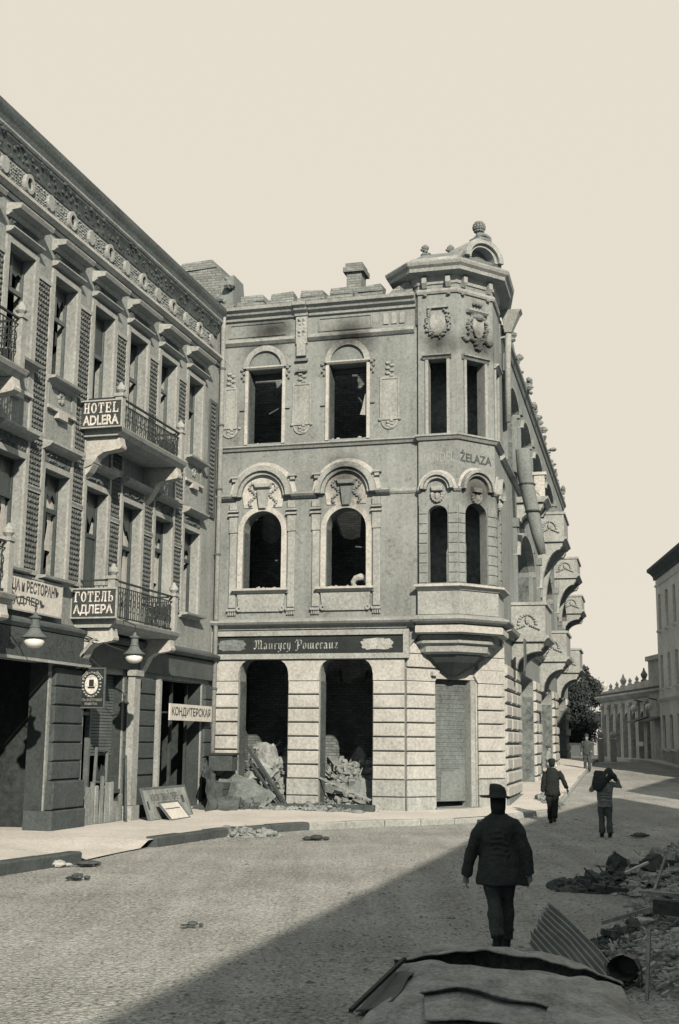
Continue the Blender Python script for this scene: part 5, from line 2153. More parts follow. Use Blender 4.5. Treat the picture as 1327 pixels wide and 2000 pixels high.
# ---- trees that close the street
def leaf_tree(base, height, crown_r, n, label, seed, group='trees at the end of the side street'):
    rn = random.Random(seed)
    t = thing('tree', label, 'tree', base, group)
    bx, by, bz = base
    mb = MB()
    mb.tube([(bx, by, bz - .2), (bx + .1, by, bz + height * .25), (bx - .1, by + .1, bz + height * .5), (bx + .2, by, bz + height * .8)], [.32, .26, .2, .08], 8)
    for k in range(6):
        a = k * 1.1 + rn.random()
        z = bz + height * rn.uniform(.25, .6)
        mb.tube([(bx, by, z), (bx + cos(a) * crown_r * .4, by + sin(a) * crown_r * .4, z + height * .14), (bx + cos(a) * crown_r * .75, by + sin(a) * crown_r * .75, z + height * .2)], [.12, .08, .03], 5)
    mb.build('trunk', M['bark'], t)
    mb = MB()
    clumps = []
    for k in range(26):
        a = rn.uniform(0, 2 * pi)
        h = rn.uniform(.16, .95)
        w = crown_r * (1 - abs(h - .5) * .9) * sqrt(rn.random())
        clumps.append((bx + w * cos(a), by + w * sin(a), bz + height * h, rn.uniform(.6, 1.2) * crown_r * .34))
    for i in range(n):
        cx, cy, cz, r = clumps[rn.randrange(len(clumps))]
        d = Vector((rn.gauss(0, 1), rn.gauss(0, 1), rn.gauss(0, .8))).normalized() * r * rn.uniform(.6, 1.05)
        p = Vector((cx, cy, cz)) + d
        u = Vector((rn.gauss(0, 1), rn.gauss(0, 1), rn.gauss(0, 1))).normalized()
        v = u.cross(Vector((rn.gauss(0, 1), rn.gauss(0, 1), rn.gauss(0, 1)))).normalized()
        s = rn.uniform(.06, .13)
        b = len(mb.v)
        mb.v += [p - u * s, p + v * s * .6, p + u * s, p - v * s * .6]
        mb.f.append([b, b + 1, b + 2, b + 3])
    mb.build('crown', M['leaf'], t)


leaf_tree((15.9, 88.0, 1.15), 6.9, 2.3, 26000, 'broad dark tree beside the low shop row at the street end', 1)
leaf_tree((14.7, 86.0, 1.15), 5.6, 2.7, 18000, 'lower dark tree half hidden behind the balconies', 2)
leaf_tree((18.3, 94.0, 1.15), 5.3, 2.2, 6000, 'dark tree rising behind the parapet ornaments of the shop row', 3)
leaf_tree((13.6, 97.0, 1.15), 5.5, 2.8, 4000, 'dark tree farthest back, behind the burnt house', 4)
# garden wall and white gate posts under the trees
gw = thing('garden_wall', 'low pale garden wall under the trees', 'wall', (14.0, 80, 1.15))
mb = MB()
mb.box(9.5, 16.2, 80.0, 80.3, .9, 2.05)
mb.build('masonry', M['far_plaster'], gw)
mb = MB()
mb.box(9.4, 16.2, 79.95, 80.35, 2.052, 2.15)
mb.build('coping', M['trim_pale'], gw)
for i, x in enumerate((14.55, 15.25)):
    gp = thing('gate_post', ('white gate post under the trees, beside the standing man' if i == 0 else 'white gate post under the trees, against the low shop row'), 'gate post', (x, 70, 1.15), 'white gate posts')
    mb = MB()
    mb.box(x - .15, x + .15, 69.85, 70.15, 1.0, 2.3)
    mb.build('shaft', M['trim_pale'], gp)
    mb = MB()
    mb.box(x - .20, x + .20, 69.80, 70.20, 2.302, 2.40)
    mb.lathe((x, 70, 2.42), [(.10, 0), (.16, .1), (.17, .2), (.1, .32), (.02, .38)], 9)
    mb.build('cap', M['trim_pale'], gp)

# ---- the houses on the right behind the camera, whose shade lies over the square
def plan_house(name, label, pts, ztop, roof_h, seed):
    t = thing(name, label, 'house', (pts[0][0], pts[0][1], 0))
    n = len(pts)
    c = sum((Vector((p[0], p[1], 0)) for p in pts), Vector()) / n
    for i in range(n):
        a, b = Vector((*pts[i], 0)), Vector((*pts[(i + 1) % n], 0))
        d = (b - a).normalized()
        nn = Vector((d.y, -d.x, 0))
        if nn.dot((a + b) / 2 - c) < 0:
            nn = -nn
        fr = Frame(a, d, nn)
        L = (b - a).length
        bays = [1.4 + 2.4 * k for k in range(int((L - 1.6) / 2.4))]
        wins = [(7.2, 9.2, .5), (3.9, 5.9, .5), (.9, 2.8, .6)]
        mb = MB(fr)
        mb.slab(rect(0, L, -.3, ztop), [rect(q - w, q + w, z0, z1) for q in bays for z0, z1, w in wins], -.3, 0)
        mb.build('wall', M['hotel'], t)
        for q in bays:
            for z0, z1, w in wins:
                mb = MB(fr)
                mb.slab(rect(q - w, q + w, z0, z1), [rect(q - w + .08, q - .03, z0 + .08, z1 - .08), rect(q + .03, q + w - .08, z0 + .08, z1 - .08)], -.2, -.12)
                wd = mb.build('window', M['frame'], t)
                mb = MB(fr)
                mb.slab(rect(q - w + .08, q + w - .08, z0 + .08, z1 - .08), [], -.18, -.17)
                mb.build('pane', M['glass'], wd)
    mb = MB()
    r0 = [(p[0], p[1], ztop) for p in pts]
    r1 = [(p[0] + (c.x - p[0]) * .35, p[1] + (c.y - p[1]) * .35, ztop + roof_h) for p in pts]
    mb.loft([r0, r1])
    mb.build('roof', M['roof'], t)


SH = Vector((TO_SUN.x, TO_SUN.y)) / TO_SUN.z
def lift(p, h):
    q = Vector(p) + SH * h
    return (q.x, q.y)


HH = 10.6
plan_house('shading_house', 'plain house on the right beside the viewer whose shade covers the square', [(lift((-1.86, 10.1), HH)[0] - 5.2, lift((-1.86, 10.1), HH)[1] - 20), lift((-1.86, 10.1), HH), lift((3.0, 28.7), HH), lift((6.0, 36.6), HH - .1), lift((9.3, 43.3), HH - .3), lift((9.9, 39.4), HH - .2), (24, 8), (22, -34)], HH, .2, 1)
plan_house('shading_house', 'plain house across the lane on the right, outside the view', [lift((10.5, 46.6), HH - .4), lift((15.2, 56.0), HH - .8), (31, 30), (27, 18), lift((12.5, 43.6), HH - .3)], HH, .2, 2)

# ---- the street goes on behind the viewer: unseen houses added to cut sky light, one closing the far end
q = lambda s, o: (HOTEL(s, o, 0).x, HOTEL(s, o, 0).y)
plan_house('unseen_street_house', 'plain house in line with the hotel, outside the view', [q(21.3, 0), q(36, 0), q(36, -11), q(21.3, -11)], 14.0, .6, 3)
plan_house('unseen_street_house', 'taller plain house beyond in line with the hotel, outside the view', [q(36.3, 0), q(56, .3), q(56, -11), q(36.3, -11)], 15.0, .6, 4)
plan_house('unseen_street_house', 'unseen plain house closing the street behind the viewer', [(-24, -62), (8, -66), (8, -76), (-24, -74)], 11.0, .6, 5)
# ================================================================ people
class Body:
    """A figure built in its own axes (x to its right, y ahead, z up), fused into one continuous surface."""
    def __init__(self, loc, face, k=1.0):
        a = radians(face)                       # compass direction it faces, 0 = away from the camera
        self.o = Vector(loc)
        self.fr = Frame(loc, (cos(a) * k, -sin(a) * k, 0), (sin(a) * k, cos(a) * k, 0))
        self.k = k

    def mb(self):
        m = MB(self.fr)
        k = self.k
        base = self.fr
        f = lambda s, o, z: base.o + base.e * s + base.n * o + Vector((0, 0, z * k))
        m.fr = f
        return m


def ell(cx, cy, z, rx, ry, n=14, pw=1.0):
    out = []
    for i in range(n):
        a = 2 * pi * i / n
        out.append((cx + rx * math.copysign(abs(cos(a)) ** pw, cos(a)), cy + ry * math.copysign(abs(sin(a)) ** pw, sin(a)), z))
    return out


CREASE = bpy.data.textures.new('cloth_creases', 'CLOUDS')
CREASE.noise_scale = .13
CREASE.noise_depth = 2


def fuse(o, voxel, smooth=2):
    r = o.modifiers.new('fuse', 'REMESH')
    r.mode = 'VOXEL'
    r.voxel_size = voxel
    r.use_smooth_shade = True
    s = o.modifiers.new('soften', 'SMOOTH')
    s.factor = 0.5
    s.iterations = smooth
    if o.name.split('.')[0] != 'body':                    # creases of the cloth
        d = o.modifiers.new('creases', 'DISPLACE')
        d.texture = CREASE
        d.strength = .042
        d.mid_level = .5
        d.texture_coords = 'LOCAL'


def hand(m, w, d, side, r=.0095):
    """Palm, four unequal curled fingers and a thumb hanging from wrist w along direction d."""
    w, d = Vector(w), Vector(d).normalized()
    fwd = Vector((0, 1, 0))
    pal = w + d * .085
    m.tube([w, w + d * .03, pal], [.026, .034, .036], 8)
    for i, (off, ln) in enumerate(((.030, .070), (.010, .080), (-.010, .074), (-.030, .058))):
        b = pal + fwd * off - d * .01
        m.tube([b, b + d * ln * .5 + Vector((-side * .004, 0, 0)), b + d * ln * .8 + Vector((-side * .018, 0, 0)), b + d * ln * .92 + Vector((-side * .032, 0, 0))], [r, r, r * .9, r * .75], 6)
    b = w + d * .03 + fwd * .028
    m.tube([b, b + d * .03 + fwd * .026, b + d * .062 + fwd * .032], [r * 1.15, r * 1.1, r * .85], 6)


def head(m, c, tilt=0.0):
    """Skull, jaw, nose, brow, ears and neck; c is the middle of the head."""
    x, y, z = c
    m.loft([ell(x, y - .005, z - .13, .045, .05), ell(x, y + .02, z - .10, .06, .075), ell(x, y + .012, z - .04, .072, .09), ell(x, y, z + .02, .078, .098), ell(x, y - .008, z + .07, .072, .09), ell(x, y - .012, z + .105, .045, .058), ell(x, y - .012, z + .118, .015, .02)])
    m.loft([ell(x, y + .10, z - .035, .016, .022, 6), ell(x, y + .092, z + .01, .010, .014, 6)])
    m.loft([ell(x, y + .083, z - .072, .024, .012, 6), ell(x, y + .084, z - .060, .022, .012, 6)])
    for sx in (-1, 1):
        m.ball((x + sx * .078, y - .01, z - .01), .012, .022, .032, 6, 5)
        m.ball((x + sx * .03, y + .082, z + .022), .016, .012, .008, 6, 4)
        m.ball((x + sx * .03, y + .084, z + .006), .012, .010, .008, 6, 4)
    m.tube([(x, y - .02, z - .20), (x, y - .01, z - .08)], [.058, .054], 10)


def trousers(m, hip_z, hips, feet, rx=.10, ankle=.062, knee_fwd=(.03, .03)):
    m.loft([ell(0, 0, hip_z - .10, .165, .12), ell(0, 0, hip_z, .17, .125), ell(0, 0, hip_z + .10, .155, .115)])
    for i, (hx, f) in enumerate(zip(hips, feet)):
        f = Vector(f)
        h = Vector((hx, 0, hip_z - .03))
        kn = h.lerp(f, .5) + Vector((0, knee_fwd[i], 0))
        pts = [h, h.lerp(kn, .5), kn, kn.lerp(f, .5) - Vector((0, .02, 0)), f]
        m.tube([tuple(p) for p in pts], [rx, rx * .92, rx * .74, rx * .74, ankle * 1.15], 10)


def boots(m, feet, yaw=(0, 0)):
    for f, a in zip(feet, yaw):
        x, y, z = f
        dx, dy = sin(a), cos(a)
        m.loft([ell(x, y - .01, z + .03, .05, .052, 10), ell(x, y, z - .03, .05, .06, 10), ell(x + dx * .03, y + dy * .03, z - .075, .052, .10, 10), ell(x + dx * .045, y + dy * .045, z - .105, .050, .125, 10)])


def person(label, loc, face, k=1.0, voxel=.014):
    p = thing('person', label, 'person', loc)
    return p, Body(loc, face, k)


# ---- the man in the black coat and brimmed hat, seen from behind
p, B = person('man in a long black coat and brimmed hat walking away beside the roofing sheet', (1.735, 13.75, -.005), 6, .935)
m = B.mb()
head(m, (0.0, .01, 1.625))
m.loft([ell(0, 0, .92, .15, .10), ell(0, 0, 1.15, .15, .105), ell(0, 0, 1.38, .17, .10), ell(0, -.01, 1.46, .10, .07)])
hl, hr = (-.375, .06, .80), (.345, .02, .83)
m.tube([(-.19, 0, 1.42), (-.27, -.02, 1.14), hl], [.05, .042, .03], 8)
m.tube([(.19, 0, 1.42), (.27, -.02, 1.15), hr], [.05, .042, .03], 8)
hand(m, hl, (-.02, .06, -1), -1)
hand(m, hr, (.0, .05, -1), 1)
fl, fr_ = (-.03, -.30, .175), (.075, .14, .105)
m.tube([(-.09, 0, .92), (-.06, -.05, .54), fl], [.05, .03, .026], 8)
m.tube([(.09, 0, .92), (.08, .09, .5), fr_], [.05, .03, .026], 8)
body = m.build('body', M['skin'], p, smooth=True)
fuse(body, .0065, 2)
m = B.mb()
trousers(m, .92, (-.085, .085), (fl, fr_), .118, .066, (.10, .04))
o = m.build('trousers', M['wool_dark'], p, smooth=True)
fuse(o, .012)
m = B.mb()
boots(m, (fl, fr_), (-.15, .1))
o = m.build('boots', M['leather'], p, smooth=True)
fuse(o, .010)
m = B.mb()
m.loft([ell(.03, 0, .71, .285, .19), ell(.03, 0, .73, .29, .195), ell(.02, .0, .86, .268, .185), ell(.01, 0, 1.02, .235, .165), ell(0, 0, 1.16, .215, .15), ell(0, -.005, 1.30, .225, .15), ell(0, -.01, 1.40, .215, .13), ell(0, -.012, 1.455, .165, .105), ell(0, -.012, 1.50, .092, .085)])
m.tube([(-.09, -.01, 1.435), (-.165, -.01, 1.385), (-.232, -.02, 1.27), (-.285, -.02, 1.12), (-.345, .02, .95), (-.375, .055, .805)], [.055, .072, .084, .078, .070, .062], 10)
m.tube([(.09, -.01, 1.435), (.17, -.01, 1.385), (.242, -.02, 1.27), (.285, -.01, 1.12), (.33, .0, .96), (.345, .015, .835)], [.055, .074, .086, .080, .070, .062], 10)
for i in range(9):
    z = .82 + .06 * i
    m.tube([(-.10 + .015 * (i % 3), -.158 + .02 * abs(i - 4) / 4, z), (0, -.166 + .01 * abs(i - 4) / 4, z + .012), (.11 - .02 * (i % 2), -.150 + .02 * abs(i - 4) / 4, z - .015)], .012, 5)
o = m.build('coat', M['wool_black'], p, smooth=True)
fuse(o, .011, 1)
m = B.mb()
m.loft([ell(0, -.012, 1.475, .085, .08), ell(0, -.015, 1.535, .078, .075)])
m.build('collar', M['wool_black'], p, smooth=True)
m = B.mb()
m.loft([ell(0, -.015, 1.48, .072, .08), ell(0, -.02, 1.56, .086, .10), ell(0, -.018, 1.67, .092, .108)])
m.build('hair', M['hair'], p, smooth=True)
m = B.mb()
m.loft([ell(-.03, .0, 1.678, .17, .19, 22), ell(-.03, .0, 1.688, .175, .195, 22), ell(0, 0, 1.70, .102, .118, 22), ell(0, 0, 1.745, .098, .114, 22), ell(-.008, 0, 1.79, .090, .106, 22), ell(-.03, 0, 1.825, .062, .08, 22), ell(-.045, 0, 1.835, .03, .04, 22)])
m.build('hat', M['wool_black'], p, smooth=True)

# ---- the capped man in a dark jacket farther up the pavement
p, B = person('man in a dark jacket and cap walking away along the shaded kerb', (5.85, 34.6, gz(5.8, 34.6) - .01), 15, .99)
m = B.mb()
head(m, (0, .02, 1.60))
m.loft([ell(0, 0, .92, .15, .10), ell(0, 0, 1.15, .15, .105), ell(0, 0, 1.38, .17, .10), ell(0, -.01, 1.46, .10, .07)])
hl, hr = (-.27, .02, .83), (.40, .02, .92)
m.tube([(-.19, 0, 1.40), (-.25, -.02, 1.12), hl], [.05, .042, .03], 8)
m.tube([(.19, 0, 1.40), (.31, -.02, 1.16), hr], [.05, .042, .03], 8)
hand(m, hl, (-.0, .06, -1), -1, .011)
hand(m, hr, (.2, .05, -1), 1, .011)
fl, fr_ = (-.06, -.05, .11), (.07, -.32, .16)
m.tube([(-.09, 0, .92), (-.08, .02, .5), fl], [.05, .03, .026], 8)
m.tube([(.09, 0, .92), (.085, -.03, .5), fr_], [.05, .03, .026], 8)
o = m.build('body', M['skin'], p, smooth=True)
fuse(o, .010)
m = B.mb()
trousers(m, .92, (-.085, .085), (fl, fr_), .11, .07, (.04, .10))
o = m.build('trousers', M['wool_deep'], p, smooth=True)
fuse(o, .016)
m = B.mb()
boots(m, (fl, fr_))
o = m.build('boots', M['leather'], p, smooth=True)
fuse(o, .014)
m = B.mb()
m.loft([ell(0, 0, .73, .225, .155), ell(0, 0, .90, .205, .15), ell(0, 0, 1.1, .195, .14), ell(0, 0, 1.28, .21, .14), ell(0, -.01, 1.38, .20, .12), ell(0, -.01, 1.45, .12, .09), ell(0, -.01, 1.485, .085, .08)])
m.tube([(-.17, -.01, 1.38), (-.23, -.02, 1.12), (-.27, .01, .84)], [.08, .072, .06], 9)
m.tube([(.17, -.01, 1.38), (.30, -.02, 1.17), (.395, .015, .93)], [.08, .070, .058], 9)
o = m.build('jacket', M['wool_deep'], p, smooth=True)
fuse(o, .015)
m = B.mb()
m.loft([ell(0, -.01, 1.52, .07, .08), ell(0, -.01, 1.60, .086, .105), ell(0, 0, 1.66, .10, .12), ell(0, 0, 1.715, .098, .118), ell(0, 0, 1.735, .05, .06)])
m.build('cap', M['wool_deep'], p, smooth=True)
m = B.mb()
m.ball((.115, -.02, 1.53), .035, .03, .05, 8, 6)
m.build('pale_bundle', M['letter_white'], p, smooth=True)

# ---- the porter with a dark sack over his shoulder
p, B = person('porter in a pale smock carrying a dark sack on his shoulders', (6.28, 29.9, -.01), 10, .93)
m = B.mb()
head(m, (.0, .12, 1.50))
m.loft([ell(0, 0, .90, .15, .10), ell(0, .02, 1.12, .16, .11), ell(0, .05, 1.34, .17, .10), ell(0, .08, 1.40, .10, .07)])
hl, hr = (-.20, -.06, 1.40), (.30, .0, 1.46)
m.tube([(-.19, .05, 1.33), (-.33, .02, 1.16), hl], [.05, .044, .032], 8)
m.tube([(.19, .05, 1.33), (.40, -.02, 1.27), hr], [.05, .044, .032], 8)
hand(m, hl, (.2, -.1, 1), -1, .011)
hand(m, hr, (-.4, -.1, 1), 1, .011)
fl, fr_ = (-.09, .02, .11), (.10, -.08, .11)
m.tube([(-.09, 0, .90), (-.09, .04, .5), fl], [.05, .03, .026], 8)
m.tube([(.09, 0, .90), (.095, -.01, .5), fr_], [.05, .03, .026], 8)
o = m.build('body', M['skin'], p, smooth=True)
fuse(o, .010)
m = B.mb()
trousers(m, .88, (-.085, .085), (fl, fr_), .105, .075, (.04, .03))
o = m.build('trousers', mat('grey_cloth_trousers', .085, .4, 5, 30, .5, .3), p, smooth=True)
fuse(o, .016)
m = B.mb()
boots(m, (fl, fr_))
o = m.build('boots', M['leather'], p, smooth=True)
fuse(o, .014)
m = B.mb()
m.loft([ell(0, 0, .74, .20, .15), ell(0, 0, .86, .185, .14), ell(0, .02, 1.06, .20, .15), ell(0, .04, 1.22, .215, .15), ell(0, .06, 1.32, .20, .12), ell(0, .08, 1.40, .10, .08)])
m.tube([(-.17, .05, 1.31), (-.32, .02, 1.16), (-.22, -.05, 1.36)], [.08, .075, .055], 9)
m.tube([(.17, .05, 1.31), (.39, -.02, 1.26), (.31, -.01, 1.42)], [.08, .075, .055], 9)
for i in range(5):
    m.tube([(-.13, -.13, .90 + .075 * i), (.0, -.155, .91 + .075 * i + .02 * (i % 2)), (.14, -.12, .88 + .075 * i)], .014, 5)
o = m.build('smock', M['cloth_grey'], p, smooth=True)
fuse(o, .014)
sack = thing('sack', 'dark bulging sack on the shoulders of the porter', 'sack', (6.28, 29.85, 1.3))
m = B.mb()
m.loft([ell(-.13, -.05, 1.12, .05, .05), ell(-.15, -.08, 1.18, .14, .12), ell(-.13, -.08, 1.32, .19, .15), ell(-.09, -.06, 1.46, .20, .15), ell(-.10, -.05, 1.58, .16, .13), ell(-.14, -.05, 1.64, .08, .08)])
m.loft([ell(.07, .0, 1.38, .10, .10), ell(.10, .0, 1.52, .13, .12), ell(.12, .0, 1.66, .10, .10), ell(.12, .0, 1.71, .04, .05)])
m.tube([(.12, -.02, 1.60), (.24, -.04, 1.50), (.30, -.05, 1.38)], [.09, .075, .05], 9)
o = m.build('cloth', M['wool_black'], sack, smooth=True)
fuse(o, .016)
m = B.mb()
m.tube([(-.02, -.16, 1.44), (.04, -.14, 1.50), (.08, -.1, 1.56)], .018, 6)
m.build('cord', M['letter_white'], sack)


# ---- small figures far up the street
def walker(label, loc, face, k, coat, legs, hatm, skirt=False, arm=(0, 0)):
    p, B = person(label, loc, face, k)
    m = B.mb()
    head(m, (0, .02, 1.58))
    m.loft([ell(0, 0, .92, .15, .10), ell(0, 0, 1.2, .15, .105), ell(0, 0, 1.38, .16, .10), ell(0, -.01, 1.45, .09, .07)])
    fl, fr_ = (-.10, .02, .11), (.11, -.05, .11)
    for sx, a in ((-1, arm[0]), (1, arm[1])):
        w = (sx * (.26 - a * .1), .04 + a * .2, .82 + a * .3)
        m.tube([(sx * .18, 0, 1.38), (sx * .25, -.03, 1.1), w], [.05, .042, .03], 7)
        hand(m, w, (0, .2 + a, -1 + a), sx, .012)
    for f in (fl, fr_):
        m.tube([(f[0], 0, .9), (f[0], .03, .5), f], [.075, .05, .035], 7)
    o = m.build('body', M['skin'], p, smooth=True)
    fuse(o, .016)
    m = B.mb()
    if skirt:
        m.loft([ell(0, 0, .06, .30, .28), ell(0, 0, .4, .25, .22), ell(0, 0, .8, .19, .16), ell(0, 0, .98, .15, .12)])
    else:
        trousers(m, .90, (-.085, .085), (fl, fr_), .105, .07)
    o = m.build('skirt' if skirt else 'trousers', legs, p, smooth=True)
    fuse(o, .02)
    m = B.mb()
    boots(m, (fl, fr_))
    m.build('boots', M['leather'], p, smooth=True)
    m = B.mb()
    m.loft([ell(0, 0, .78, .21, .15), ell(0, 0, 1.0, .19, .14), ell(0, 0, 1.25, .205, .14), ell(0, -.01, 1.37, .19, .12), ell(0, -.01, 1.46, .09, .08)])
    for sx, a in ((-1, arm[0]), (1, arm[1])):
        m.tube([(sx * .16, 0, 1.36), (sx * .25, -.03, 1.1), (sx * (.26 - a * .1), .035 + a * .19, .84 + a * .28)], [.075, .068, .055], 8)
    o = m.build('coat', coat, p, smooth=True)
    fuse(o, .02)
    m = B.mb()
    m.loft([ell(0, 0, 1.62, .11 if not skirt else .09, .13), ell(0, 0, 1.66, .10, .12), ell(0, 0, 1.73, .09, .11), ell(0, 0, 1.75, .03, .04)])
    m.build('cap' if not skirt else 'kerchief', hatm, p, smooth=True)


walker('man in a grey jacket standing on the sunny pavement by the kerb up the street', (11.35, 57.6, gz(0, 57.6) + .02), 200, .97, mat('grey_jacket', .05, .4, 5, 20, .5, .2), M['wool_dark'], M['wool_black'], False, (.5, .2))
walker('woman in a long skirt beside the last pier of the burnt house', (11.3, 66.0, gz(0, 66) + .15), 170, .95, M['cloth_grey'], mat('grey_skirt', .12, .4, 5, 20, .5, .2), M['letter_white'], True, (.3, .3))
walker('man in a pale shirt bending beside the side street piers', (8.25, 49.5, gz(0, 49.5) + .10), 120, .80, M['cloth_grey'], M['wool_dark'], M['wool_dark'], False, (.6, .6))
# ================================================================ debris of the burnt houses
def heap(name, m, cx, cy, z, rx, ry, h, n, seed, rmin, rmax, frame=WORLD, parent=None, ang=0.0):
    """A mound of broken bits: a rough core sheet with rocks all over it."""
    rn = random.Random(seed)
    mb = MB(frame)
    N, R = 22, 8
    prev = None

    def hz(u, a):
        k = max(0.0, 1 - u * u)
        return z - .06 + h * k ** .8 * (.8 + .5 * noise.noise(Vector((u * 2.5 * cos(a) + seed, u * 2.5 * sin(a), seed * .7))))

    def pos(u, a):
        x, y = rx * u * cos(a), ry * u * sin(a)
        return cx + x * cos(ang) - y * sin(ang), cy + x * sin(ang) + y * cos(ang)
    for j in range(R + 1):
        u = j / R
        b = mb.P([(*pos(u, 2 * pi * i / N), hz(u, 2 * pi * i / N) + rn.uniform(-.03, .03) * (u < .95)) for i in range(N)])
        if prev is not None:
            for i in range(N):
                mb.f.append([prev + i, prev + (i + 1) % N, b + (i + 1) % N, b + i])
        prev = b
    for i in range(n):
        u, a = rn.random() ** .6, rn.uniform(0, 2 * pi)
        x, y = pos(u * 1.08, a)
        r = rn.uniform(rmin, rmax) * (2.2 if rn.random() < .05 else 1)
        zc = hz(min(u, .98), a) + .02
        if rn.random() < .06:                             # splintered lath or batten
            d = Vector((rn.gauss(0, 1), rn.gauss(0, 1), rn.gauss(0, .5))).normalized() * r * rn.uniform(2.5, 4.5)
            c = Vector((x, y, zc))
            mb.bar(tuple(c - d), tuple(c + d), r * .3, r * .2)
        elif rn.random() < .5:
            mb.rock((x, y, zc), r, seed * 1000 + i, .6, 5)
        else:                                             # a brick fragment thrown at any angle
            d = Vector((rn.gauss(0, 1), rn.gauss(0, 1), rn.gauss(0, .45))).normalized() * r * rn.uniform(.8, 1.5)
            c = Vector((x, y, zc))
            mb.bar(tuple(c - d), tuple(c + d), r * rn.uniform(.8, 1.2), r * rn.uniform(.45, .7))
    o = mb.build(name, m, parent, kind='stuff')
    return o


# inside the two shop openings of the corner house, spilling on the pavement
heap('rubble', M['rubble'], 1.70, -1.25, .1, 1.3, 1.2, 2.1, 900, 2, .03, .19, FRONT)
heap('rubble', M['rubble'], 4.2, -1.5, .1, 1.5, 1.3, 1.6, 800, 3, .03, .17, FRONT)
heap('rubble', M['rubble'], 3.9, -.35, .15, 1.1, .5, .30, 240, 4, .03, .09, FRONT)
heap('rubble', M['rubble'], 2.2, .70, .17, 2.9, .48, .22, 900, 5, .02, .10, FRONT)
heap('rubble', M['rubble_dark'], 3.0, .32, .15, 2.4, .30, .28, 260, 6, .04, .11, FRONT)
heap('rubble', M['rubble_dark'], 1.0, .75, .15, 1.0, .6, .45, 420, 7, .03, .12, FRONT)


def chunk(label, fr, s, o, z, rx, ry, rz, seed, m='lump', cat='masonry', name='masonry_chunk'):
    rn = random.Random(seed)
    mb = MB(fr)
    n = 9
    rings = []
    for zz, k in ((0, .95), (.2, 1.05), (.5, .95), (.8, .8), (1.0, .5)):
        rings.append([(s + rx * k * cos(2 * pi * i / n) * rn.uniform(.68, 1.2), o + ry * k * sin(2 * pi * i / n) * rn.uniform(.68, 1.2), z + rz * (zz + rn.uniform(-.09, .09) * (zz > 0))) for i in range(n)])
    mb.loft(rings)
    return single(mb, name, M[m], label, cat)


chunk('big pale lump of masonry standing in the left burnt shop opening', FRONT, 1.50, -.75, 1.35, .40, .28, .70, 1)
chunk('upright pale block of masonry behind the right burnt shop opening', FRONT, 3.95, -2.2, .9, .32, .3, 1.0, 2)
chunk('broken vault lump lying on the rubble in the left opening, against its right pier', FRONT, 2.05, -.7, .9, .34, .3, .75, 3)
chunk('long dark charred lump in the right burnt shop opening', FRONT, 4.55, -1.6, 1.0, .50, .35, .35, 4, 'rubble_dark')
chunk('rounded grey lump of plaster filling the right burnt shop opening', FRONT, 4.3, -.9, .25, .85, .5, .85, 5, 'plinth')


def timber(label, fr, p, q, w, h, m='timber', cat='beam', name='timber_beam', group=None):
    mb = MB(fr)
    mb.bar(p, q, w, h)
    return single(mb, name, M[m], label, cat, group)


timber('charred rafter leaning from the left opening down to the middle pier', FRONT, (1.05, -.3, 1.95), (2.55, .42, .25), .09, .10)
timber('thinner charred batten beside the rafter in the left opening', FRONT, (1.15, -.15, 1.55), (2.35, .45, .30), .05, .06)
timber('short pale lath sticking up out of the rubble in the left opening', FRONT, (1.75, .05, .95), (2.15, -.1, 1.45), .035, .03, 'plank', 'lath', 'lath')
timber('long pale pole lying across the right burnt shop opening', FRONT, (3.35, .05, 1.12), (4.92, .20, .52), .05, .05, 'plank', 'pole', 'pole')
timber('black scorched beam lying along the foot of the front wall', FRONT, (2.0, .62, .32), (5.1, .50, .32), .18, .16)


def crumple(label, fr, grid, m, cat='roofing sheet', name='roofing_sheet', amp=.03, seed=1, thick=.012, n=14):
    """A bent metal sheet with thickness: grid is 4x3 control points (bicubic-ish blend) roughened by noise."""
    mb = MB(fr)
    rows, cols = len(grid), len(grid[0])

    def pt(u, v):
        x, y = u * (cols - 1), v * (rows - 1)
        i, j = min(int(x), cols - 2), min(int(y), rows - 2)
        a, b = x - i, y - j
        a, b = a * a * (3 - 2 * a), b * b * (3 - 2 * b)
        P = [Vector(grid[j][i]), Vector(grid[j][i + 1]), Vector(grid[j + 1][i]), Vector(grid[j + 1][i + 1])]
        p = P[0].lerp(P[1], a).lerp(P[2].lerp(P[3], a), b)
        k = noise.noise(p * 2.2 + Vector((seed, 0, 0))) * amp + noise.noise(p * 6.0 + Vector((0, seed, 0))) * amp * .4
        k += (abs(noise.noise(p * 3.4 + Vector((0, 0, seed)))) - .25) * amp * .9
        return p + Vector((0, k, k))
    W, Hh = n * (cols - 1), n * (rows - 1)
    top = [[pt(i / W, j / Hh) for i in range(W + 1)] for j in range(Hh + 1)]
    b0 = mb.P([tuple(p) for r in top for p in r])
    b1 = mb.P([tuple(p - Vector((0, thick * .7, thick))) for r in top for p in r])
    for j in range(Hh):
        for i in range(W):
            a = j * (W + 1) + i
            for b in (b0, b1):
                mb.f.append([b + a, b + a + 1, b + a + W + 2, b + a + W + 1])
    for j in range(Hh):
        for i in (0, W):
            a = j * (W + 1) + i
            mb.f.append([b0 + a, b0 + a + W + 1, b1 + a + W + 1, b1 + a])
    for i in range(W):
        for j in (0, Hh):
            a = j * (W + 1) + i
            mb.f.append([b0 + a, b0 + a + 1, b1 + a + 1, b1 + a])
    return single(mb, name, M[m], label, cat, smooth=True)


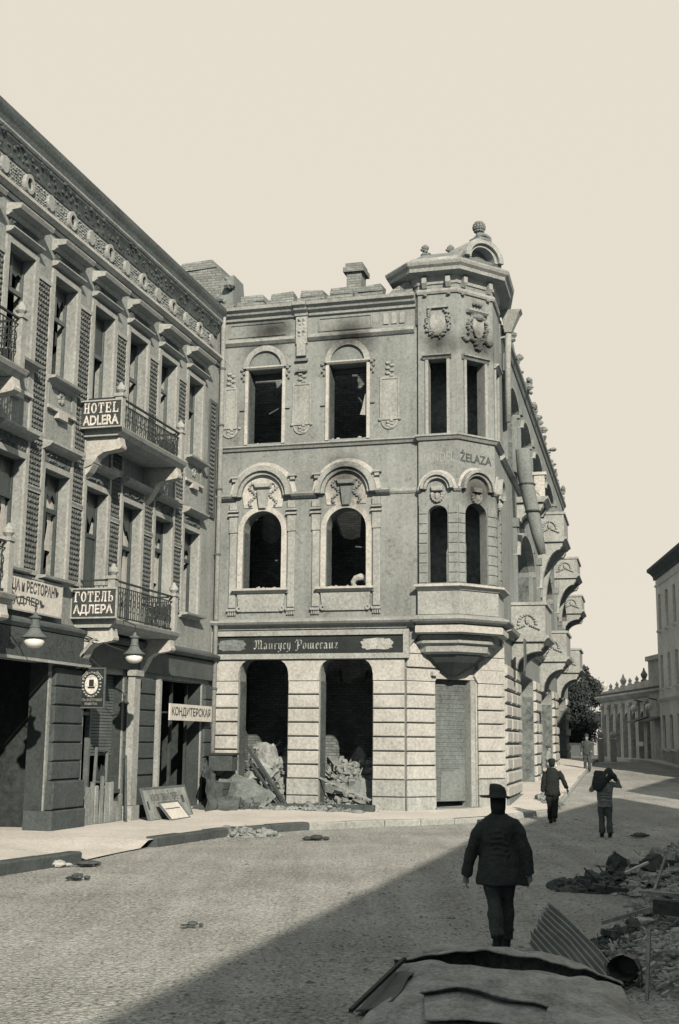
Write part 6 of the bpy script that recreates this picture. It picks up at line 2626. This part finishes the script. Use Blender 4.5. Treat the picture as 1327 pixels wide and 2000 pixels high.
# crushed sheet in front of the left opening and flatter one beside it
crumple('dark crushed roofing sheet propped against the left burnt shop opening', FRONT,
        [[(.55, .12, 1.30), (1.4, .30, 1.05), (2.2, .45, .60)], [(.35, .55, .85), (1.3, .75, .70), (2.1, .70, .42)], [(.05, 1.0, .25), (1.1, 1.1, .22), (1.95, .9, .22)]], 'plate', amp=.07, seed=4)
crumple('folded low roofing sheet on the pavement at the hotel corner', FRONT,
        [[(.12, 1.05, .42), (.7, 1.1, .58), (1.35, 1.15, .45)], [(.10, 1.5, .34), (.7, 1.55, .40), (1.4, 1.45, .30)], [(.15, 1.95, .19), (.75, 2.0, .2), (1.5, 1.75, .2)]], 'sheet_dark', amp=.06, seed=9)
# litter at the hotel's far shop
crumple('bent pale sheet leaning in the last hotel shop', HOTEL,
        [[(1.9, .55, 1.25), (1.2, .35, 1.6), (.6, .3, 1.2)], [(2.1, .7, .7), (1.3, .55, .9), (.5, .5, .8)], [(2.3, .85, .2), (1.4, .8, .25), (.5, .75, .25)]], 'hotel_lintel', amp=.12, seed=12)
cr = thing('crate', 'dark battered crate by the drainpipe at the hotel corner', 'crate', tuple(HOTEL(.75, .6, .15)))
mb = MB(HOTEL)
mb.box(.45, 1.05, .35, .80, .2, .95)
mb.build('carcass', M['timber'], cr)
for i in range(4):
    mb = MB(HOTEL)
    mb.box(.44, 1.06, .802, .82, .22 + i * .185, .38 + i * .185)
    mb.build('slat', M['plank'] if i == 1 else M['timber'], cr)
br = thing('wall_bracket_box', 'dark lidded box on the hotel corner beside the drainpipe', 'lamp housing', tuple(HOTEL(.5, .5, 1.3)))
mb = MB(HOTEL)  # dark lidded box on a short arm from the wall
mb.box(.30, .75, .24, .95, 1.28, 1.72)
mb.build('casing', M['timber'], br)
mb = MB(HOTEL)
mb.box(.26, .79, .2, 1.0, 1.722, 1.78)
mb.build('lid', M['iron'], br)
mb = MB(HOTEL)
mb.box(.45, .55, .11, .24, 1.45, 1.52)
mb.build('arm', M['iron'], br)

# plank barrier across the hotel doorway
pf = thing('plank_barrier', 'rough upright planks nailed across the hotel shop doorway', 'barrier', tuple(HOTEL(7.1, .1, .1)))
rn = random.Random(9)
s = 8.05
while s > 6.2:
    w = rn.uniform(.17, .25)
    top = 1.06 + rn.uniform(-.08, .12) - (.35 if s < 6.7 else 0) + (.25 if 7.0 < s < 7.5 else 0)
    mb = MB(HOTEL)
    mb.loft([[(s, .02, .16), (s - w, .02, .16), (s - w, .05, .16), (s, .05, .16)], [(s + rn.uniform(-.03, .03), .02, top), (s - w + .02, .02, top - rn.uniform(-.1, .1)), (s - w + .02, .05, top - .02), (s, .05, top)]])
    mb.build('plank', M['plank'], pf)
    s -= w + rn.uniform(.03, .10)
for z in (.30, .85):
    mb = MB(HOTEL)
    mb.box(6.15, 8.1, -.03, .018, z, z + .09)
    mb.build('rail', M['timber'], pf)
mb = MB(HOTEL)
mb.box(6.1, 8.3, -.4, .14, .05, .19)
mb.build('threshold', M['plinth'], pf)


bc = thing('broken_casement', 'broken dark window casement leaning in the hotel doorway behind the upright planks', 'casement', tuple(HOTEL(6.9, -.1, .2)))
mb = MB(HOTEL)
for p, q in (((7.35, -.12, .3), (7.15, -.16, 1.95)), ((6.75, -.12, .3), (6.55, -.16, 1.9)), ((7.15, -.16, 1.92), (6.55, -.16, 1.87)), ((7.25, -.14, 1.15), (6.65, -.14, 1.1))):
    mb.bar(p, q, .07, .06)
mb.build('frame', M['frame'], bc)
mb = MB(HOTEL)
mb.slab([(7.22, 1.2), (6.68, 1.16), (6.66, 1.4), (6.9, 1.55), (7.0, 1.35), (7.19, 1.7)], [], -.15, -.145)
mb.build('broken_pane', M['glass'], bc)
timber('split batten leaning from the hotel pavement against the middle pier', HOTEL, (6.6, .42, .16), (6.15, .14, 1.75), .06, .05, 'timber', 'batten', 'batten')


def leaning_board(label, s0, s1, o, z0, z1, lean, m, lines, frame_lines=()):
    t = thing('fallen_signboard', label, 'signboard', tuple(HOTEL((s0 + s1) / 2, o, z0)), 'signboards leaning at the hotel front')
    up_ = Vector(HOTEL.n) * -lean + Vector((0, 0, 1))
    up_.normalize()
    class L(Frame):
        pass
    base = HOTEL(s1, o, z0)
    fr = lambda s, q, z: base - HOTEL.e * s + up_ * z + (HOTEL.n + Vector((0, 0, lean))).normalized() * q
    mb = MB()
    mb.fr = fr
    mb.box(0, s1 - s0, 0, .03, 0, z1 - z0)
    mb.build('board', M[m], t)
    mb = MB()
    mb.fr = fr
    mb.slab(rect(-.02, s1 - s0 + .02, -.02, z1 - z0 + .02), [rect(.03, s1 - s0 - .03, .03, z1 - z0 - .03)], -.005, .042)
    mb.build('rim', M['frame'], t)
    if lines:
        mb = MB()
        mb.fr = fr
        for (txt, a, b, c, d) in lines:
            text_on(mb, txt, a, b, c, d, .034, .01)
        mb.build('lettering', M['letter_dark'], t)
    for (a, b, c, d) in frame_lines:
        mb = MB()
        mb.fr = fr
        mb.box(a, b, .0305, .036, c, d)
        mb.build('painted_bar', M['letter_dark'], t)
    return t


leaning_board('long fallen signboard with faded lettering leaning behind the smaller one', 3.2, 6.0, .75, .16, .98, .35, 'plank', [('КОНСКИ', .45, .95, .48, .66), ('ГЛАВНА', 1.02, 1.55, .48, .66), ('ПЕРЕ', 1.68, 2.15, .48, .66)], [(1.58, 1.61, .06, .74), (2.35, 2.5, .38, .58), (.12, .22, .28, .50)])
leaning_board('small plain board with one dark rule leaning in front of the long signboard', 4.35, 5.55, 1.15, .16, .72, .9, 'sign_pale', [], [(.12, 1.05, .34, .365)])

# ---------------------------------------------------------------- the foreground, right
# great crushed roofing sheet: rolled back edge, long belly, torn near flap
crumple('great crushed roofing sheet lying across the bottom of the view', WORLD,
        [[(.52, 11.65, 0.255), (.95, 11.62, 0.304), (1.35, 11.52, 0.330), (1.75, 11.42, 0.312), (2.2, 11.42, 0.220), (2.5, 11.35, 0.106)],
         [(.54, 12.1, 0.194), (.95, 12.25, 0.238), (1.35, 12.2, 0.264), (1.75, 12.05, 0.246), (2.25, 11.85, 0.176), (2.55, 11.7, 0.062)],
         [(.54, 12.0, 0.044), (.95, 12.1, 0.035), (1.35, 12.05, 0.035), (1.75, 11.95, 0.035), (2.25, 11.75, 0.035), (2.55, 11.6, 0.018)],
         [(.50, 11.7, 0.176), (.95, 11.6, 0.202), (1.35, 11.45, 0.207), (1.8, 11.3, 0.202), (2.2, 11.3, 0.150), (2.46, 11.35, 0.062)],
         [(.53, 11.5, 0.216), (.95, 11.35, 0.242), (1.35, 11.2, 0.246), (1.8, 11.05, 0.238), (2.2, 11.05, 0.176), (2.44, 11.15, 0.079)],
         [(.50, 10.7, 0.150), (.95, 10.5, 0.198), (1.35, 10.35, 0.202), (1.8, 10.25, 0.185), (2.15, 10.3, 0.150), (2.40, 10.5, 0.044)],
         [(.12, 9.95, 0.026), (.85, 9.5, 0.088), (1.3, 9.3, 0.088), (1.75, 9.3, 0.070), (2.1, 9.4, 0.053), (2.36, 9.6, 0.018)]], 'sheet', amp=.045, seed=2, n=14)
crumple('torn strip of roofing sheet folded over the near edge of the great sheet', WORLD,
        [[(.66, 10.25, .235), (.95, 10.2, .275), (1.3, 10.0, .25), (1.6, 9.85, .20)], [(.70, 10.35, .20), (.95, 10.3, .22), (1.3, 10.1, .20), (1.6, 9.95, .17)], [(.66, 9.7, .14), (.95, 9.6, .16), (1.3, 9.5, .15), (1.6, 9.45, .13)]], 'sheet', amp=.03, seed=6, n=8)
crumple('small curled flap of roofing sheet at the left torn edge of the great sheet', WORLD,
        [[(.58, 11.75, .24), (.70, 11.3, .20)], [(.42, 11.3, .16), (.62, 10.9, .22)], [(.16, 10.5, .03), (.40, 10.3, .10)]], 'sheet_dark', amp=.03, seed=8, n=8)
timber('dark iron rod lying along the left torn edge of the great roofing sheet', WORLD, (.60, 11.3, .30), (.12, 10.3, .07), .03, .03, 'iron', 'rod', 'iron_rod')
bk = thing('bucket', 'dark rusty bucket lying on its side at the right end of the great sheet', 'bucket', (2.55, 11.75, 0))
mb = MB()
for i in range(2):
    r = (.145, .132)[i]
    rings = []
    for t in (0, .5, 1.0):
        c = Vector((2.58, 11.72, .19)) + Vector((.12, .26, -.01)) * t
        rr_ = r * (1 - .22 * t)
        rings.append([(c.x + rr_ * (1 + .10 * sin(5 * k)) * cos(2 * pi * k / 16) * .92, c.y - rr_ * cos(2 * pi * k / 16) * .35, c.z - .03 + rr_ * (.80 + .08 * sin(3 * k + 1)) * sin(2 * pi * k / 16)) for k in range(16)])
    mb.loft(rings, cap=False)
    if i == 1:
        mb.f.append([len(mb.v) - 16 + k for k in range(16)])
mb.build('pail', M['sheet_dark'], bk)
mb = MB()
mb.tube([(2.43, 11.78, .19), (2.44, 11.58, .10), (2.56, 11.52, .02), (2.72, 11.60, .08), (2.73, 11.67, .19)], .008, 5)
mb.build('handle', M['iron'], bk)
timber('thin pale stake standing upright at the right end of the great sheet', WORLD, (2.66, 11.2, .0), (2.74, 11.35, .56), .03, .03, 'plank', 'stake', 'stake')


def corrugated(label, o, ax, ay, n, amp, m):
    """Corrugated sheet: o corner, ax along the ribs, ay across them."""
    o, ax, ay = Vector(o), Vector(ax), Vector(ay)
    nn = ax.cross(ay).normalized()
    if nn.z < 0:
        nn = -nn
    mb = MB()
    rows = []
    K = n * 6
    for j in range(9):
        t = j / 8
        row = []
        for i in range(K + 1):
            u = i / K
            sag = .05 * sin(pi * t) * (1 - u) + .03 * noise.noise(Vector((u * 3, t * 3, 1)))
            e = ax * (t * (1 + .16 * noise.noise(Vector((u * 9, 0, 3)))) - .07 * noise.noise(Vector((u * 7, 4, 3))))
            row.append(tuple(o + e + ay * u + nn * (amp * sin(2 * pi * n * u) + sag)))
        rows.append(row)
    b0 = [mb.P(r) for r in rows]
    b1 = [mb.P([tuple(Vector(p) - nn * .008) for p in r]) for r in rows]
    for j in range(8):
        for i in range(K):
            for b in (b0, b1):
                mb.f.append([b[j] + i, b[j] + i + 1, b[j + 1] + i + 1, b[j + 1] + i])
    for j in (0, 8):
        for i in range(K):
            mb.f.append([b0[j] + i, b0[j] + i + 1, b1[j] + i + 1, b1[j] + i])
    for i in (0, K):
        for j in range(8):
            mb.f.append([b0[j] + i, b0[j + 1] + i, b1[j + 1] + i, b1[j] + i])
    return single(mb, 'corrugated_sheet', M[m], label, 'corrugated sheet')


corrugated('battered corrugated iron sheet tilted behind the great roofing sheet', (2.40, 14.6, .38), (.20, -2.25, -.28), (-.40, -1.05, -.27), 9, .022, 'sheet_galvanised')
corrugated('narrow corrugated sheet standing on edge in the rubble at the right edge', (4.12, 15.6, .12), (.42, .75, .62), (.22, -.12, .05), 3, .02, 'plank')

# rubble bank along the right edge
heap('rubble', M['rubble_pale'], 5.75, 19.6, 0, 1.7, 2.2, .50, 2600, 21, .012, .09)
heap('rubble', M['rubble_dark'], 4.25, 19.5, 0, .95, .75, .28, 1300, 22, .012, .075)
heap('rubble', M['rubble_pale'], 5.1, 15.6, 0, 1.5, 1.6, .50, 2400, 23, .008, .075)
heap('rubble', M['rubble_pale'], 3.9, 12.6, 0, 1.3, 1.9, .38, 2200, 24, .008, .045)
heap('rubble', M['rubble_dark'], 3.35, 13.9, 0, .75, .55, .22, 700, 25, .012, .05)
heap('rubble', M['rubble_pale'], 6.9, 23.2, 0, 1.4, 1.5, .42, 1400, 26, .015, .09)
chunk('dark charred block in the rubble bank, beside a pale curved strip', WORLD, 4.35, 19.9, .10, .17, .15, .36, 31, 'rubble_dark')
chunk('large rounded charred lump at the middle of the right rubble bank', WORLD, 4.85, 19.6, .25, .22, .20, .24, 32, 'rubble_dark')
timber('pale curved strip lying on the charred rubble', WORLD, (4.28, 19.1, .26), (4.66, 19.25, .40), .05, .03, 'sign_pale', 'strip', 'metal_strip')
timber('thick charred beam lying on the rubble near the right edge', WORLD, (3.62, 14.7, .34), (5.1, 13.9, .26), .18, .16)
timber('pale split plank laid on the thick charred beam, upper one', WORLD, (3.55, 15.1, .45), (5.0, 14.3, .42), .12, .03, 'plank', 'plank', 'loose_plank')
timber('pale split plank sloping below the thick charred beam', WORLD, (3.75, 14.2, .18), (5.0, 13.55, .14), .10, .03, 'plank', 'plank', 'loose_plank')
timber('narrow batten sticking out of the rubble toward the corrugated sheet', WORLD, (3.05, 14.9, .12), (3.9, 14.8, .38), .05, .04, 'plank', 'batten', 'batten')
timber('dark pole leaning on the rubble bank at the right edge', WORLD, (4.45, 16.4, .2), (4.75, 16.0, 1.0), .09, .09)
chunk('pale broken slab on the rubble below the planks', WORLD, 3.45, 14.6, .12, .18, .12, .10, 33, 'trim_pale')

# bits lying about on the road
for label, x, y, r, m, sd in (
        ('flat dark scrap on the road below the kerb gap', -4.02, 20.0, .13, 'timber', 1),
        ('dark scrap in the kerb gap beside the left kerb end', -4.3, 22.2, .16, 'rubble_dark', 2),
        ('dark heap of rags on the sunlit road before the corner house', -.45, 28.3, .20, 'wool_dark', 3),
        ('small dark scrap alone in the middle of the sunlit road', -1.67, 15.1, .09, 'rubble_dark', 4),
        ('pale stone at the broken end of the left kerb', -4.75, 22.0, .14, 'chunk', 5),
        ('dark clod on the shaded road behind the porter', 7.1, 30.0, .16, 'rubble_dark', 6)):
    mb = MB()
    mb.rock((x, y, .05), r, sd, .35, 9)
    mb.rock((x + r * 1.1, y + .05, .03), r * .5, sd + 10, .4, 8)
    mb.rock((x - r * .9, y - .02, .03), r * .6, sd + 20, .3, 8)
    single(mb, 'scrap', M[m], label, 'scrap')
heap('rubble', M['rubble'], -2.05, 29.3, 0, .8, .35, .22, 120, 31, .03, .09)
heap('rubble', M['rubble'], 6.6, 40.0, .35, .35, 1.6, .25, 90, 32, .04, .12)
